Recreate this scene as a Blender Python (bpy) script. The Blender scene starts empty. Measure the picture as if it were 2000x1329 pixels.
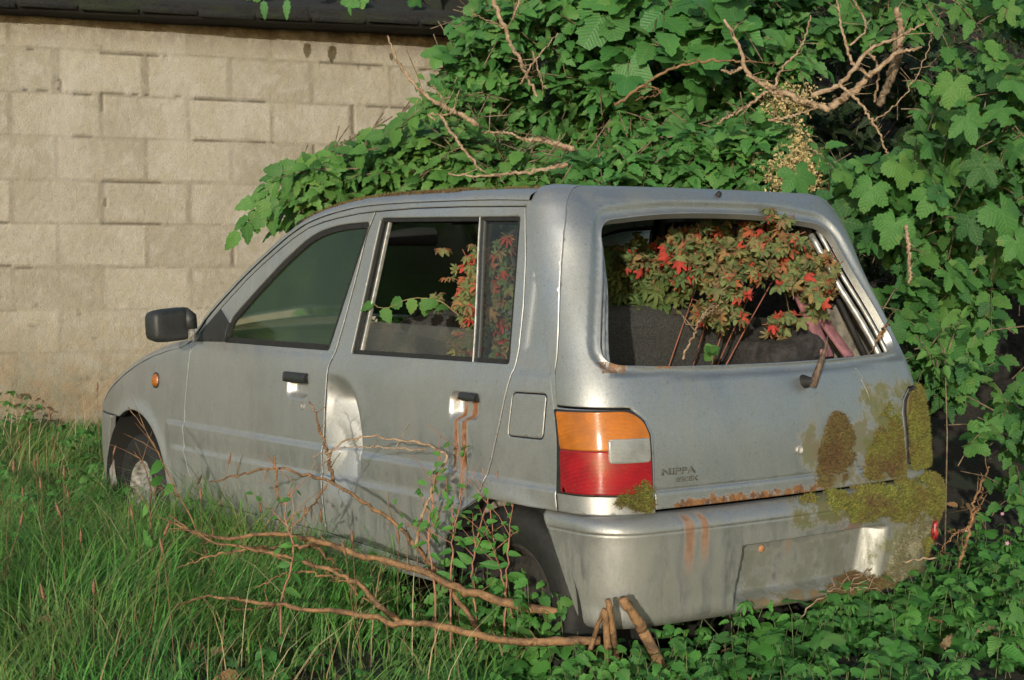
import bpy, math, random
import numpy as np
from mathutils import Vector, Matrix
from mathutils.geometry import delaunay_2d_cdt
rng = np.random.default_rng(7); random.seed(7)
S = bpy.context.scene; COL = S.collection
R_ = math.radians
# ------------------------------------------------------------------ camera, sky, sun
CP = np.array([-3.29013, -2.96835, 1.16533])
FW = np.array([0.61055446, 0.79057524, -0.04705365]); RT = np.array([0.79138838, -0.61130995, -0.00214228]); UP = np.array([0.030458, 0.03592974, 0.99889007])
cd = bpy.data.cameras.new('camera'); cam = bpy.data.objects.new('camera', cd); COL.objects.link(cam)
cam.matrix_world = Matrix([[RT[0], UP[0], -FW[0], CP[0]], [RT[1], UP[1], -FW[1], CP[1]], [RT[2], UP[2], -FW[2], CP[2]], [0, 0, 0, 1]])
cd.sensor_width = 36; cd.lens = 36*1.57955; cd.clip_start = .05; cd.clip_end = 3000; S.camera = cam
FPX = 1.57955*2000
def at(px, py, depth):
    """point of the place seen at photo pixel (2000 x 1329) at a distance along the view"""
    return CP + depth*(FW + RT*(px-1000)/FPX + UP*(664.5-py)/FPX)
SUN_AZ = R_(49); SUN_EL = R_(10)          # direction TO the sun, azimuth from -Y towards -X
sdir = np.array([-math.sin(SUN_AZ)*math.cos(SUN_EL), -math.cos(SUN_AZ)*math.cos(SUN_EL), math.sin(SUN_EL)])
W = bpy.data.worlds.new('World'); S.world = W; W.use_nodes = True
nt = W.node_tree; nt.nodes.clear()
sky = nt.nodes.new('ShaderNodeTexSky'); sky.sky_type = 'NISHITA'; sky.sun_disc = False
sky.sun_elevation = SUN_EL; sky.sun_rotation = math.atan2(sdir[0], sdir[1]); sky.dust_density = 1.0
bg = nt.nodes.new('ShaderNodeBackground'); bg.inputs[1].default_value = .15
wo = nt.nodes.new('ShaderNodeOutputWorld'); nt.links.new(sky.outputs[0], bg.inputs[0]); nt.links.new(bg.outputs[0], wo.inputs[0])
sl = bpy.data.lights.new('sun', 'SUN'); sl.energy = 2.5; sl.angle = R_(.6); sl.color = (1, .945, .83)
so = bpy.data.objects.new('sun', sl); COL.objects.link(so); so.rotation_euler = Vector(sdir).to_track_quat('Z', 'Y').to_euler()
S.view_settings.view_transform = 'Standard'; S.view_settings.look = 'None'; S.view_settings.exposure = 0.62; S.view_settings.gamma = 1
S.render.engine = 'CYCLES'
S.cycles.max_bounces = 6; S.cycles.transparent_max_bounces = 12; S.cycles.use_denoising = True
# ------------------------------------------------------------------ objects helpers
def tag(o, label=None, cat=None, group=None, kind=None):
    if label: o['label'] = label
    if cat: o['category'] = cat
    if group: o['group'] = group
    if kind: o['kind'] = kind
    return o
def empty(name, loc, label, cat, group=None):
    o = bpy.data.objects.new(name, None); COL.objects.link(o); o.location = loc; o.empty_display_size = .1
    return tag(o, label, cat, group)
def make(name, V, F, mat, parent=None, smooth=True, normals=None, uv=None, matidx=None):
    V = np.asarray(V, np.float32)
    me = bpy.data.meshes.new(name)
    if isinstance(F, np.ndarray):
        nf, k = F.shape; idx = F.ravel().astype(np.int32); ls = np.arange(nf, dtype=np.int32)*k
    else:
        nf = len(F); idx = np.array([i for f in F for i in f], np.int32); ln = np.array([len(f) for f in F]); ls = (np.cumsum(ln)-ln).astype(np.int32)
    me.vertices.add(len(V)); me.vertices.foreach_set('co', V.ravel())
    me.loops.add(len(idx)); me.loops.foreach_set('vertex_index', idx)
    me.polygons.add(nf); me.polygons.foreach_set('loop_start', ls)
    me.update(calc_edges=True)
    me.validate()
    if smooth: me.polygons.foreach_set('use_smooth', np.ones(len(me.polygons), bool))
    for m in (mat if isinstance(mat, (list, tuple)) else [mat]): me.materials.append(m)
    if matidx is not None: me.polygons.foreach_set('material_index', np.asarray(matidx, np.int32))
    if uv is not None:
        l = me.uv_layers.new(name='UVMap'); l.data.foreach_set('uv', np.asarray(uv, np.float32)[idx].ravel())
    o = bpy.data.objects.new(name, me); COL.objects.link(o)
    if normals is not None: me.normals_split_custom_set_from_vertices([tuple(n) for n in normals])
    if parent is not None:
        o.parent = parent
        # children are built in world coordinates
        def wm(p): return (wm(p.parent) @ p.matrix_parent_inverse if p.parent else Matrix.Identity(4)) @ p.matrix_basis
        o.matrix_parent_inverse = wm(parent).inverted()
    return o
class MB:
    def __init__(s): s.v = []; s.f = []; s.n = 0
    def add(s, V, F):
        V = np.asarray(V, float); s.v.append(V); s.f += [tuple(int(i)+s.n for i in f) for f in F]; s.n += len(V)
    def build(s, name, mat, parent=None, **k): return make(name, np.concatenate(s.v), s.f, mat, parent, **k)
    def box(s, c, h, M=None, bev=0):
        c = np.asarray(c, float); h = np.asarray(h, float)
        M = np.eye(3) if M is None else np.asarray(M)
        b = min(bev, .45*h.min()*2)
        if b <= 0:
            V = np.array([[x, y, z] for x in (-1, 1) for y in (-1, 1) for z in (-1, 1)])*h
            F = [(0,1,3,2),(4,6,7,5),(0,4,5,1),(2,3,7,6),(0,2,6,4),(1,5,7,3)]
            s.add(V@M.T+c, F); return
        V = []; idx = {}
        for sx in (-1, 1):
            for sy in (-1, 1):
                for sz in (-1, 1):
                    for ax in range(3):
                        p = np.array([sx, sy, sz])*h; 
                        for k in range(3):
                            if k != ax: p[k] -= np.sign(p[k])*b
                        idx[(sx, sy, sz, ax)] = len(V); V.append(p)
        F = []
        for ax in range(3):
            o = [k for k in range(3) if k != ax]
            for sg in (-1, 1):
                q = []
                for a, b_ in ((-1,-1),(1,-1),(1,1),(-1,1)):
                    k = [0,0,0]; k[ax] = sg; k[o[0]] = a; k[o[1]] = b_; q.append(idx[(*k, ax)])
                F.append(q)
        for ax in range(3):
            o = [k for k in range(3) if k != ax]
            for a in (-1, 1):
                for b_ in (-1, 1):
                    k0 = [0,0,0]; k0[o[0]] = a; k0[o[1]] = b_; k1 = list(k0); k0[ax] = -1; k1[ax] = 1
                    F.append([idx[(*k0, o[0])], idx[(*k1, o[0])], idx[(*k1, o[1])], idx[(*k0, o[1])]])
        for sx in (-1, 1):
            for sy in (-1, 1):
                for sz in (-1, 1): F.append([idx[(sx, sy, sz, a)] for a in range(3)])
        V = np.array(V)
        # orient outwards
        G = []
        for f in F:
            P = V[list(f)]; n = np.cross(P[1]-P[0], P[2]-P[0])
            G.append(f if n@P.mean(0) > 0 else f[::-1])
        s.add(V@M.T+c, G)
    def tube(s, pts, rad, n=8, cap=True, jit=0):
        P = np.asarray(pts, float); m = len(P); rad = np.broadcast_to(np.asarray(rad, float), (m,)).copy()
        T = np.gradient(P, axis=0); T /= np.linalg.norm(T, axis=1)[:, None]+1e-9
        a = np.array([0, 0, 1.]) if abs(T[0][2]) < .9 else np.array([1., 0, 0])
        N = np.cross(T[0], a); N /= np.linalg.norm(N); V = []
        for i in range(m):
            N = N - T[i]*(N@T[i]); N /= np.linalg.norm(N)+1e-9; B = np.cross(T[i], N)
            th = np.linspace(0, 2*np.pi, n, endpoint=False)
            r = rad[i]*(1+jit*rng.normal(size=n)) if jit else rad[i]
            V.append(P[i]+np.outer(np.cos(th)*r, N)+np.outer(np.sin(th)*r, B))
        V = np.concatenate(V)
        F = [(i*n+j, i*n+(j+1) % n, (i+1)*n+(j+1) % n, (i+1)*n+j) for i in range(m-1) for j in range(n)]
        if cap: F += [tuple(range(n))[::-1], tuple((m-1)*n+j for j in range(n))]
        s.add(V, F)
    def lathe(s, prof, c, axis, n=48):
        """prof: list of (radius, offset along axis)"""
        ax = np.asarray(axis, float); ax /= np.linalg.norm(ax); a = np.array([0, 0, 1.]) if abs(ax[2]) < .9 else np.array([1., 0, 0])
        U = np.cross(ax, a); U /= np.linalg.norm(U); B = np.cross(ax, U); th = np.linspace(0, 2*np.pi, n, endpoint=False); V = []
        for r, o in prof: V.append(np.asarray(c)+ax*o+np.outer(np.cos(th)*r, U)+np.outer(np.sin(th)*r, B))
        m = len(prof); s.add(np.concatenate(V), [(i*n+j, i*n+(j+1) % n, (i+1)*n+(j+1) % n, (i+1)*n+j) for i in range(m-1) for j in range(n)])
def spline(pts, n):
    P = np.asarray(pts, float); t = np.concatenate([[0], np.cumsum(np.linalg.norm(np.diff(P, axis=0), axis=1))])
    u = np.linspace(0, t[-1], n)
    return np.stack([interp(np.stack([t, P[:, k]], 1), u) for k in range(P.shape[1])], 1)
# ------------------------------------------------------------------ material helpers
class NT:
    def __init__(s, name):
        s.m = bpy.data.materials.new(name); s.m.use_nodes = True; s.t = s.m.node_tree; s.t.nodes.clear()
        s.out = s.n('OutputMaterial'); s.b = s.n('BsdfPrincipled'); s.l(s.b.outputs[0], s.out.inputs[0])
    def n(s, k, **kw):
        x = s.t.nodes.new('ShaderNode'+k)
        for a, b in kw.items(): setattr(x, a, b)
        return x
    def l(s, a, b): s.t.links.new(a, b)
    def set(s, sock, v):
        if isinstance(v, bpy.types.NodeSocket): s.l(v, sock)
        else: sock.default_value = v
    def inp(s, name, v):
        if isinstance(v, (tuple, list)) and len(v) == 3: v = (*v, 1)
        s.set(s.b.inputs[name], v); return s
    def math(s, op, a, b=0, c=0, clamp=False):
        x = s.n('Math', operation=op, use_clamp=clamp); s.set(x.inputs[0], a); s.set(x.inputs[1], b); s.set(x.inputs[2], c); return x.outputs[0]
    def mr(s, v, a, b, c=0, d=1, smooth=True):
        x = s.n('MapRange'); x.interpolation_type = 'SMOOTHSTEP' if smooth else 'LINEAR'; s.set(x.inputs[0], v)
        for i, k in enumerate((a, b, c, d)): s.set(x.inputs[i+1], k)
        return x.outputs[0]
    def mix(s, f, a, b, mode='MIX'):
        x = s.n('Mix', data_type='RGBA', blend_type=mode); s.set(x.inputs[0], f)
        for k, v in ((6, a), (7, b)):
            if isinstance(v, (tuple, list)) and len(v) == 3: v = (*v, 1)
            s.set(x.inputs[k], v)
        return x.outputs[2]
    def mixf(s, f, a, b):
        x = s.n('Mix', data_type='FLOAT'); s.set(x.inputs[0], f); s.set(x.inputs[2], a); s.set(x.inputs[3], b); return x.outputs[0]
    def pos(s):
        x = s.n('TexCoord'); return x.outputs['Object']
    def sep(s, v):
        x = s.n('SeparateXYZ'); s.l(v, x.inputs[0]); return x.outputs
    def noise(s, scale, detail=4, rough=.55, vec=None, dist=0, off=None, stretch=None):
        x = s.n('TexNoise'); x.inputs['Scale'].default_value = scale; x.inputs['Detail'].default_value = detail; x.inputs['Roughness'].default_value = rough; x.inputs['Distortion'].default_value = dist
        v = vec if vec is not None else s.pos()
        if off or stretch:
            mp = s.n('Mapping'); s.l(v, mp.inputs[0])
            if off: mp.inputs['Location'].default_value = off
            if stretch: mp.inputs['Scale'].default_value = stretch
            v = mp.outputs[0]
        s.l(v, x.inputs['Vector']); return x.outputs[0]
    def ramp(s, f, stops):
        x = s.n('ValToRGB'); s.set(x.inputs[0], f); e = x.color_ramp.elements
        while len(e) > 1: e.remove(e[0])
        e[0].position = stops[0][0]; e[0].color = (*stops[0][1], 1)
        for p, c in stops[1:]:
            k = e.new(p); k.color = (*c, 1)
        return x.outputs[0]
    def bump(s, h, strength=.3, dist=.01, normal=None):
        x = s.n('Bump'); x.inputs['Strength'].default_value = strength; x.inputs['Distance'].default_value = dist; s.set(x.inputs['Height'], h)
        if normal is not None: s.l(normal, x.inputs['Normal'])
        s.l(x.outputs[0], s.b.inputs['Normal']); return x.outputs[0]
def simple(name, col, rough=.6, metal=0, bump=None, var=.0, **kw):
    m = NT(name)
    if var:
        n = m.noise(bump[0] if bump else 20, 5)
        c = m.mix(m.mr(n, .3, .7), tuple(x*(1-var) for x in col), tuple(min(1, x*(1+var)) for x in col)); m.inp('Base Color', c)
    else: m.inp('Base Color', col)
    m.inp('Roughness', rough).inp('Metallic', metal)
    if bump: m.bump(m.noise(bump[0], 5), bump[1], bump[2])
    for k, v in kw.items(): m.inp(k.replace('_', ' '), v)
    return m.m

# ------------------------------------------------------------------ body surface functions
def interp(kn,x):
    k=np.asarray(kn,float);X=k[:,0];Y=k[:,1];x=np.asarray(x,float)
    h=np.diff(X);d=np.diff(Y)/h
    m=np.zeros(len(X));m[1:-1]=(d[:-1]*h[1:]+d[1:]*h[:-1])/(h[:-1]+h[1:]);m[0]=d[0];m[-1]=d[-1]
    i=np.clip(np.searchsorted(X,x)-1,0,len(h)-1)
    xc=np.clip(x,X[0],X[-1]);t=(xc-X[i])/h[i]
    return (2*t**3-3*t**2+1)*Y[i]+(t**3-2*t**2+t)*h[i]*m[i]+(-2*t**3+3*t**2)*Y[i+1]+(t**3-t**2)*h[i]*m[i+1]
WZ=[(.15,.655),(.25,.672),(.35,.685),(.50,.692),(.62,.692),(.75,.688),(.84,.681),(.90,.670),(1.1,.636),(1.34,.594),(1.40,.580)]
TY=[(-.1,-.04),(.2,-.020),(.5,-.012),(1.0,-.003),(1.6,0),(2.3,0),(2.7,-.006),(2.9,-.015),(3.1,-.040),(3.2,-.075),(3.3,-.14),(3.36,-.24)]
def halfw(y,z): return interp(WZ,z)+interp(TY,y)
# ---- rear cap
CAP=[ # h,  z,    r,    ys,  R , W-inset
 (.530,.530,.025,.235,.135,0),
 (.750,.750,.045,.240,.145,0),
 (.870,.870,.080,.275,.150,0),
 (.960,.960,.125,.310,.145,0),
 (1.15,1.15,.225,.400,.140,0),
 (1.29,1.29,.300,.442,.112,.0),
 (1.335,1.335,.335,.456,.095,.003),
 (1.385,1.369,.370,.468,.073,.035),
 (1.450,1.384,.430,.505,.052,.110)]
BOW=.10
A1,A2=.66,.90
def cap(s_,h):
    """s: metres-like coordinate across the tail (.75 = side seam), h: height-like coordinate"""
    a=np.asarray(s_,float)/.75;h=np.asarray(h,float)
    a,h=np.broadcast_arrays(a,h)
    c=lambda i: interp([(k[0],k[i]) for k in CAP],h)
    z=c(1);r=c(2);ys=c(3);R=c(4)
    W=halfw(ys,np.minimum(z,1.345))-c(5)
    s=np.sign(a);b=np.abs(a)
    xf=W-R
    x1=b/A1*xf; y1=r+BOW*x1**2
    yf=r+BOW*xf**2; sl=2*BOW*xf
    t=np.clip((b-A1)/(A2-A1),0,1)
    yb=np.minimum(yf+R,ys-.004)
    k=.6
    p1x=xf+k*R; p1y=yf+k*R*sl; p2y=yb-k*(yb-yf)
    bx=(1-t)**3*xf+3*(1-t)**2*t*p1x+3*(1-t)*t*t*W+t**3*W
    by=(1-t)**3*yf+3*(1-t)**2*t*p1y+3*(1-t)*t*t*p2y+t**3*yb
    t3=np.clip((b-A2)/(1-A2),0,1)
    yy=yb+(ys-yb)*t3
    x=np.where(b<A1,x1,np.where(b<A2,bx,W+(halfw(yy,np.minimum(z,1.345))-halfw(ys,np.minimum(z,1.345)))))
    y=np.where(b<A1,y1,np.where(b<A2,by,yy))
    return np.stack([s*x,y,z],-1)

# ------------------------------------------------------------------ sheet-metal panels cut from the body surfaces
def resample(poly, sp):
    P = np.asarray(poly, float); out = []
    for i in range(len(P)):
        a, b = P[i], P[(i+1) % len(P)]; n = max(1, int(math.ceil(np.linalg.norm(b-a)/sp)))
        for k in range(n): out.append(a+(b-a)*k/n)
    return np.array(out)
def area2(P): return .5*np.sum(P[:, 0]*np.roll(P[:, 1], -1)-np.roll(P[:, 0], -1)*P[:, 1])
def inset(P, d):
    """move a closed loop to its left side (inwards for a counter-clockwise loop)"""
    a = P-np.roll(P, 1, 0); b = np.roll(P, -1, 0)-P
    a /= np.linalg.norm(a, axis=1)[:, None]+1e-12; b /= np.linalg.norm(b, axis=1)[:, None]+1e-12
    na = np.stack([-a[:, 1], a[:, 0]], 1); nb = np.stack([-b[:, 1], b[:, 0]], 1); n = na+nb
    n /= np.maximum(np.linalg.norm(n, axis=1)[:, None], 1e-9); c = np.clip((n*na).sum(1), .5, 1)
    return P+n*(d/c)[:, None]
def inside(P, q):
    x, y = q[:, 0], q[:, 1]; r = np.zeros(len(q), bool); j = len(P)-1
    for i in range(len(P)):
        xi, yi = P[i]; xj, yj = P[j]
        c = ((yi > y) != (yj > y)) & (x < (xj-xi)*(y-yi)/((yj-yi) or 1e-12)+xi); r ^= c; j = i
    return r
def pdist(P, q):
    A = P; B = np.roll(P, -1, 0); d = np.full(len(q), 1e9)
    for a, b in zip(A, B):
        ab = b-a; t = np.clip(((q-a)@ab)/(ab@ab+1e-12), 0, 1); d = np.minimum(d, np.linalg.norm(q-(a+t[:, None]*ab), axis=1))
    return d
def rounded(poly, rads, n=6):
    """round the corners of a polygon"""
    P = np.asarray(poly, float); out = []; m = len(P); rads = [rads]*m if np.isscalar(rads) else rads
    for i in range(m):
        p = P[i]; a = P[i-1]-p; b = P[(i+1) % m]-p; la, lb = np.linalg.norm(a), np.linalg.norm(b); r = min(rads[i], la*.48, lb*.48)
        if r <= 1e-5: out.append(p); continue
        A = p+a/la*r; B = p+b/lb*r
        for k in range(n+1):
            t = k/n; out.append((1-t)**2*A+2*t*(1-t)*p+t*t*B)
    return np.array(out)
def panel(name, outer, holes, fn, mat, parent, sp=.016, gap=.0025, thick=.012, edge=.0022, flip=False, extra=None, rimmat=None, fine=None):
    """fn(P2)->(n,3) surface; outward normal found by differences (dP/du x dP/dv, flipped on request)"""
    outer = np.asarray(outer, float); outer = outer if area2(outer) > 0 else outer[::-1]
    loops = [inset(resample(outer, sp*.8), gap)]
    for h in holes:
        h = np.asarray(h, float); h = h[::-1] if area2(h) > 0 else h
        loops.append(inset(resample(h, sp*.8), gap))
    ring = [inset(l, .004) for l in loops]
    lo, hi = loops[0].min(0), loops[0].max(0)
    gx, gy = np.meshgrid(np.arange(lo[0]+sp/2, hi[0], sp), np.arange(lo[1]+sp/2, hi[1], sp)); g = np.stack([gx.ravel(), gy.ravel()], 1)
    if fine is not None:
        for (a, b, c, d, s2) in fine:
            g = g[~((g[:, 0] > a) & (g[:, 0] < b) & (g[:, 1] > c) & (g[:, 1] < d))]
            fx, fy = np.meshgrid(np.arange(a, b, s2), np.arange(c, d, s2)); g = np.concatenate([g, np.stack([fx.ravel(), fy.ravel()], 1)])
    if extra is not None: g = np.concatenate([g, extra])
    keep = inside(loops[0], g)
    for l in loops[1:]: keep &= ~inside(l, g)
    g = g[keep]; d = np.full(len(g), 1e9)
    for l in loops: d = np.minimum(d, pdist(l, g))
    g = g[d > .0075]
    rr = []
    for k, r in enumerate(ring):
        dd = np.full(len(r), 1e9)
        for l in loops: dd = np.minimum(dd, pdist(l, r))
        r = r[(dd > .0036) & inside(loops[0], r)]
        for l in loops[1:]: r = r[~inside(l, r)]
        rr.append(r)
    allp = np.concatenate(loops+rr+[g]); edges = []; off = 0
    for l in loops:
        edges += [(off+i, off+(i+1) % len(l)) for i in range(len(l))]; off += len(l)
    nb = off
    r = delaunay_2d_cdt([Vector(p) for p in allp], edges, [], 0, 1e-7, True)
    v2 = np.array([tuple(v) for v in r[0]]); F = np.array([f for f in r[2]], int)
    cen = v2[F].mean(1); ok = inside(loops[0], cen)
    for l in loops[1:]: ok &= ~inside(l, cen)
    F = F[ok]
    o2n = {}
    for i, src in enumerate(r[3]):
        for s_ in src: o2n.setdefault(s_, i)
    e = 1e-4
    def pn(q):
        P = fn(q); du = fn(q+[e, 0])-fn(q-[e, 0]); dv = fn(q+[0, e])-fn(q-[0, e]); n = np.cross(du, dv); n /= np.linalg.norm(n, axis=1)[:, None]+1e-15
        return P, (-n if flip else n)
    P, N = pn(v2)
    isb = np.zeros(len(v2), bool)
    for i in range(nb):
        if i in o2n: isb[o2n[i]] = True
    P = P-N*np.where(isb, edge, 0)[:, None]
    # tilt the boundary normals for a rounded fold
    dirs = np.zeros((len(v2), 2)); off = 0; VV = [P]; NN = [N]; FF = [tuple(f) if not flip else tuple(f[::-1]) for f in F]; cnt = len(P); rimf = []
    for l in loops:
        n = len(l); ids = [o2n[off+i] for i in range(n)]; off += n
        q = v2[ids]; ins = inset(q, .002); out3 = fn(q-(ins-q)*.5)-fn(ins); out3 /= np.linalg.norm(out3, axis=1)[:, None]+1e-12
        nb_ = N[ids]; N[ids] = nb_*.75+out3*.66; N[ids] /= np.linalg.norm(N[ids], axis=1)[:, None]
        A = P[ids]; rn = out3
        VV += [A, A-nb_*thick]; NN += [rn, rn]
        for i in range(n):
            j = (i+1) % n; f = (cnt+i, cnt+n+i, cnt+n+j, cnt+j); FF.append(f if not flip else f[::-1])
        cnt += 2*n
    if rimmat is None: return make(name, np.concatenate(VV), FF, mat, parent, normals=np.concatenate(NN))
    mi = [0]*len(F); 
    for k, l in enumerate(loops): mi += [1 if (k == 0 or rimmat[1]) else 0]*len(l)  # rim faces coloured near black so the shut lines read as shaded gaps
    return make(name, np.concatenate(VV), FF, [mat, rimmat[0]], parent, normals=np.concatenate(NN), matidx=mi)
def sm(x, a, b):
    t = np.clip((x-a)/(b-a), 0, 1); return t*t*(3-2*t)
# ------------------------------------------------------------------ side of the body: (y, z)
def fbm2(x, y): return np.sin(x*1.3+np.sin(y*1.7))*np.sin(y*1.1+1.3*np.sin(x*.7))
DENT = np.array([(1.352,.60),(1.352,.74),(1.325,.80),(1.285,.805),(1.255,.76),(1.235,.70),(1.22,.60)])
def side_disp(q):
    y, z = q[:, 0], q[:, 1]
    # two pressed ledges along the flank
    m = sm(y, .22, .30)*(1-sm(y, 2.36, 2.44))
    m1 = sm(y, .17, .22)*(1-sm(y, 2.43, 2.48))
    c1 = .597-.012*(1-sm(y, .3, 1.0)); c2 = .508
    d = m1*(.0078*(1-sm(z, c1-.009, c1+.008)))*(1-.5*sm(c1-z, .02, .09)) + m*.0065*(1-sm(z, c2-.009, c2+.008))*(1-.4*sm(c2-z, .03, .15))
    # fender flares round the arches
    for cy, cz, r in ((2.745, .325, .292), (.44, .26, .28)):
        rr = np.hypot(y-cy, z-cz); d = d+.010*np.exp(-((rr-r)/.028)**2)*sm(z, .25, .4)
    # belt line shoulder
    d = d-.004*sm(z, .872, .89)
    # recess line behind the rear door window
    d = d-.003*(1-sm(y, .395, .402))*sm(z, .93, .95)
    return d
def side_fn(sgn, off=0, disp=side_disp, extra=None):
    def f(q):
        y, z = q[:, 0], q[:, 1]; w = halfw(y, z)+off
        if disp is not None: w = w+disp(q)
        if extra is not None: w = w+extra(q)
        return np.stack([sgn*w, y, z], 1)
    return f
def bowl(q, cy, cz, ry, rz, depth, p=4):
    u = np.abs((q[:, 0]-cy)/ry)**p+np.abs((q[:, 1]-cz)/rz)**p
    return -depth*(1-sm(u**(1/p), .62, 1.0))
def dent(q):
    """a crease knocked into the leading edge of the rear door"""
    y, z = q[:, 0], q[:, 1]
    lim = interp([(.46, 1.215), (.60, 1.203), (.66, 1.210), (.74, 1.238), (.79, 1.272), (.815, 1.30), (.85, 1.34)], z)   # rear limit of the dent
    A = .074*(1-sm(z, .74, .83))*sm(z, .42, .60)
    u = np.where(y < lim, sm(y, lim-.085, lim+.01)**1.3, 1); u = np.minimum(u, 1-1.0*np.clip((y-lim-.002)/(1.352-lim), 0, 1))
    cr = .004*(np.abs(fbm2(y*26, z*14))-.4)*np.minimum(1, A*30)*sm(y, lim-.06, lim)
    return -A*u+cr
# outlines in (y, z)
EDGE = [(.461,1.337),(.60,1.343),(.765,1.346),(1.0,1.348),(1.183,1.347),(1.30,1.343),(1.42,1.331),(1.52,1.316),(1.605,1.297),(1.70,1.262),(1.785,1.222),(1.88,1.174),(1.97,1.125),(2.05,1.077),(2.13,1.027),(2.20,.980),(2.26,.925),(2.31,.888),(2.37,.868),(2.47,.851),(2.59,.826),(2.726,.789),(2.88,.734),(3.0,.682),(3.09,.632),(3.20,.598)]
RD = [(.478,1.322),(.447,1.187),(.430,1.05),(.425,.942),(.430,.898),(.448,.832),(.473,.734),(.503,.635),(.535,.560)]
arcR = [(.44+.285*math.cos(t), .262+.285*math.sin(t)) for t in np.linspace(R_(68), R_(8), 10)]
BP_ = [(1.345,.33),(1.354,.459),(1.357,.555),(1.353,.715),(1.348,.842),(1.325,.891),(1.300,.98),(1.270,1.10),(1.235,1.26),(1.205,1.327)]
rear_door_o = RD+arcR+BP_+[(1.0,1.331),(.765,1.329),(.60,1.325)]
front_door_o = [(1.205,1.327)]+BP_[::-1][1:]+[(2.215,.33),(2.26,.40),(2.289,.466),(2.311,.501),(2.316,.574),(2.316,.647),(2.301,.758),(2.289,.868),(2.272,.905),(2.20,.955),(2.112,1.017),(1.955,1.116),(1.86,1.167),(1.77,1.211),(1.68,1.252),(1.592,1.284),(1.50,1.302),(1.412,1.313),(1.30,1.323)]
fwin = rounded([(1.368,.899),(1.230,1.293),(1.41,1.288),(1.555,1.262),(1.70,1.190),(1.874,1.082),(2.035,.974),(2.052,.899)], [.008,.02,.1,.1,.1,.1,.03,.008])
rwin = rounded([(.463,.899),(1.215,.896),(1.262,.99),(1.171,1.303),(.497,1.290)], [.008,.004,.004,.012,.008])
rwin = rounded([(.463,.899),(1.232,.895),(1.168,1.303),(.497,1.292)], [.008,.008,.012,.008])
flap_o = rounded([(.423,.826),(.281,.829),(.289,.708),(.437,.706)], .018)
archF = [(2.745+.290*math.cos(t), .325+.290*math.sin(t)) for t in np.linspace(R_(-14), R_(194), 30)]
archR = [(.44+.283*math.cos(t), .262+.283*math.sin(t)) for t in np.linspace(R_(74), R_(172), 8)]
body_o = EDGE+[(3.26,.585),(2.915,.582)]+[p for p in archF if p[0] > 2.745+.290*math.cos(R_(63)) or False][::-1][::-1]
# walk: along the roof edge to the nose, down the front of the arch, over it, sill, rear arch, quarter, tail seam
f_arc = [(2.745+.290*math.cos(t), .325+.290*math.sin(t)) for t in np.linspace(R_(62), R_(190), 26)]
r_arc = [(.44+.283*math.cos(t), .262+.283*math.sin(t)) for t in np.linspace(R_(-5), R_(74), 14)]
body_o = EDGE+[(3.26,.585),(3.0,.582)]+f_arc+[(2.40,.262),(.735,.262)]+r_arc+[(.46,.533),(.2255,.531)]
cap_ys = [(h, interp([(k[0], k[3]) for k in CAP], h)) for h in (.60,.67,.75,.81,.87,.92,.96,1.0,1.05,1.1,1.15,1.2,1.25,1.29,1.315)]
body_o += [(float(y), h) for h, y in cap_ys]
# ------------------------------------------------------------------ tailgate / rear corner outlines in (s, h)
seam = [(-.470,.728),(-.486,.766),(-.520,.797),(-.706,.800),(-.688,.86),(-.668,.922),(-.645,1.02),(-.623,1.118),(-.607,1.185),(-.590,1.25),(-.568,1.30),(-.542,1.345),(-.515,1.385),(-.47,1.425)]
tg_o = [(-.461,.536)]+seam+[(-.30,1.44),(0,1.445),(.30,1.44)]+[(-x, h) for x, h in seam[::-1]]+[(.461,.536)]
tg_win = rounded([(-.562,.915),(-.40,.905),(0,.899),(.40,.905),(.562,.915),(.520,1.11),(.468,1.283),(.22,1.307),(0,1.311),(-.22,1.307),(-.468,1.283),(-.520,1.11)], [.05,.15,.2,.15,.05,.2,.055,.2,.2,.2,.055,.2], 8)
tg_win_cc = tg_win if area2(tg_win) > 0 else tg_win[::-1]
def nrm(fn, q, e=1e-4, flip=False):
    n = np.cross(fn(q+[e, 0])-fn(q-[e, 0]), fn(q+[0, e])-fn(q-[0, e])); n /= np.linalg.norm(n, axis=1)[:, None]+1e-15
    return -n if flip else n
def cap0(q): return cap(q[:, 0], q[:, 1])
def tg_disp(q):
    s, h = q[:, 0], q[:, 1]
    near = (np.abs(s) < .66) & (h > .86) & (h < 1.37)
    d = np.full(len(q), 1.); 
    if near.any(): d[near] = pdist(tg_win_cc, q[near])
    out = -.015*(1-sm(d, .018, .036))+.006*(1-sm(d, .003, .014))
    out = out+.0045*(1-sm(h, .578, .586))*(1+0*s)            # lip along the bottom
    out = out-.003*np.exp(-((h-.5835)/.004)**2)
    out = out+.003*np.exp(-((h-1.345)/.012)**2)*(np.abs(s) < .45)
    # shallow dishes round wiper and lock
    out = out-.004*np.exp(-(((s-.078)/.05)**2+((h-.845)/.04)**2))
    return out
def disp_fn(base, disp):
    def f(q):
        return base(q)+nrm(base, q, 5e-4)*disp(q)[:, None]
    return f
tg_fn = disp_fn(cap0, tg_disp)
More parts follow.
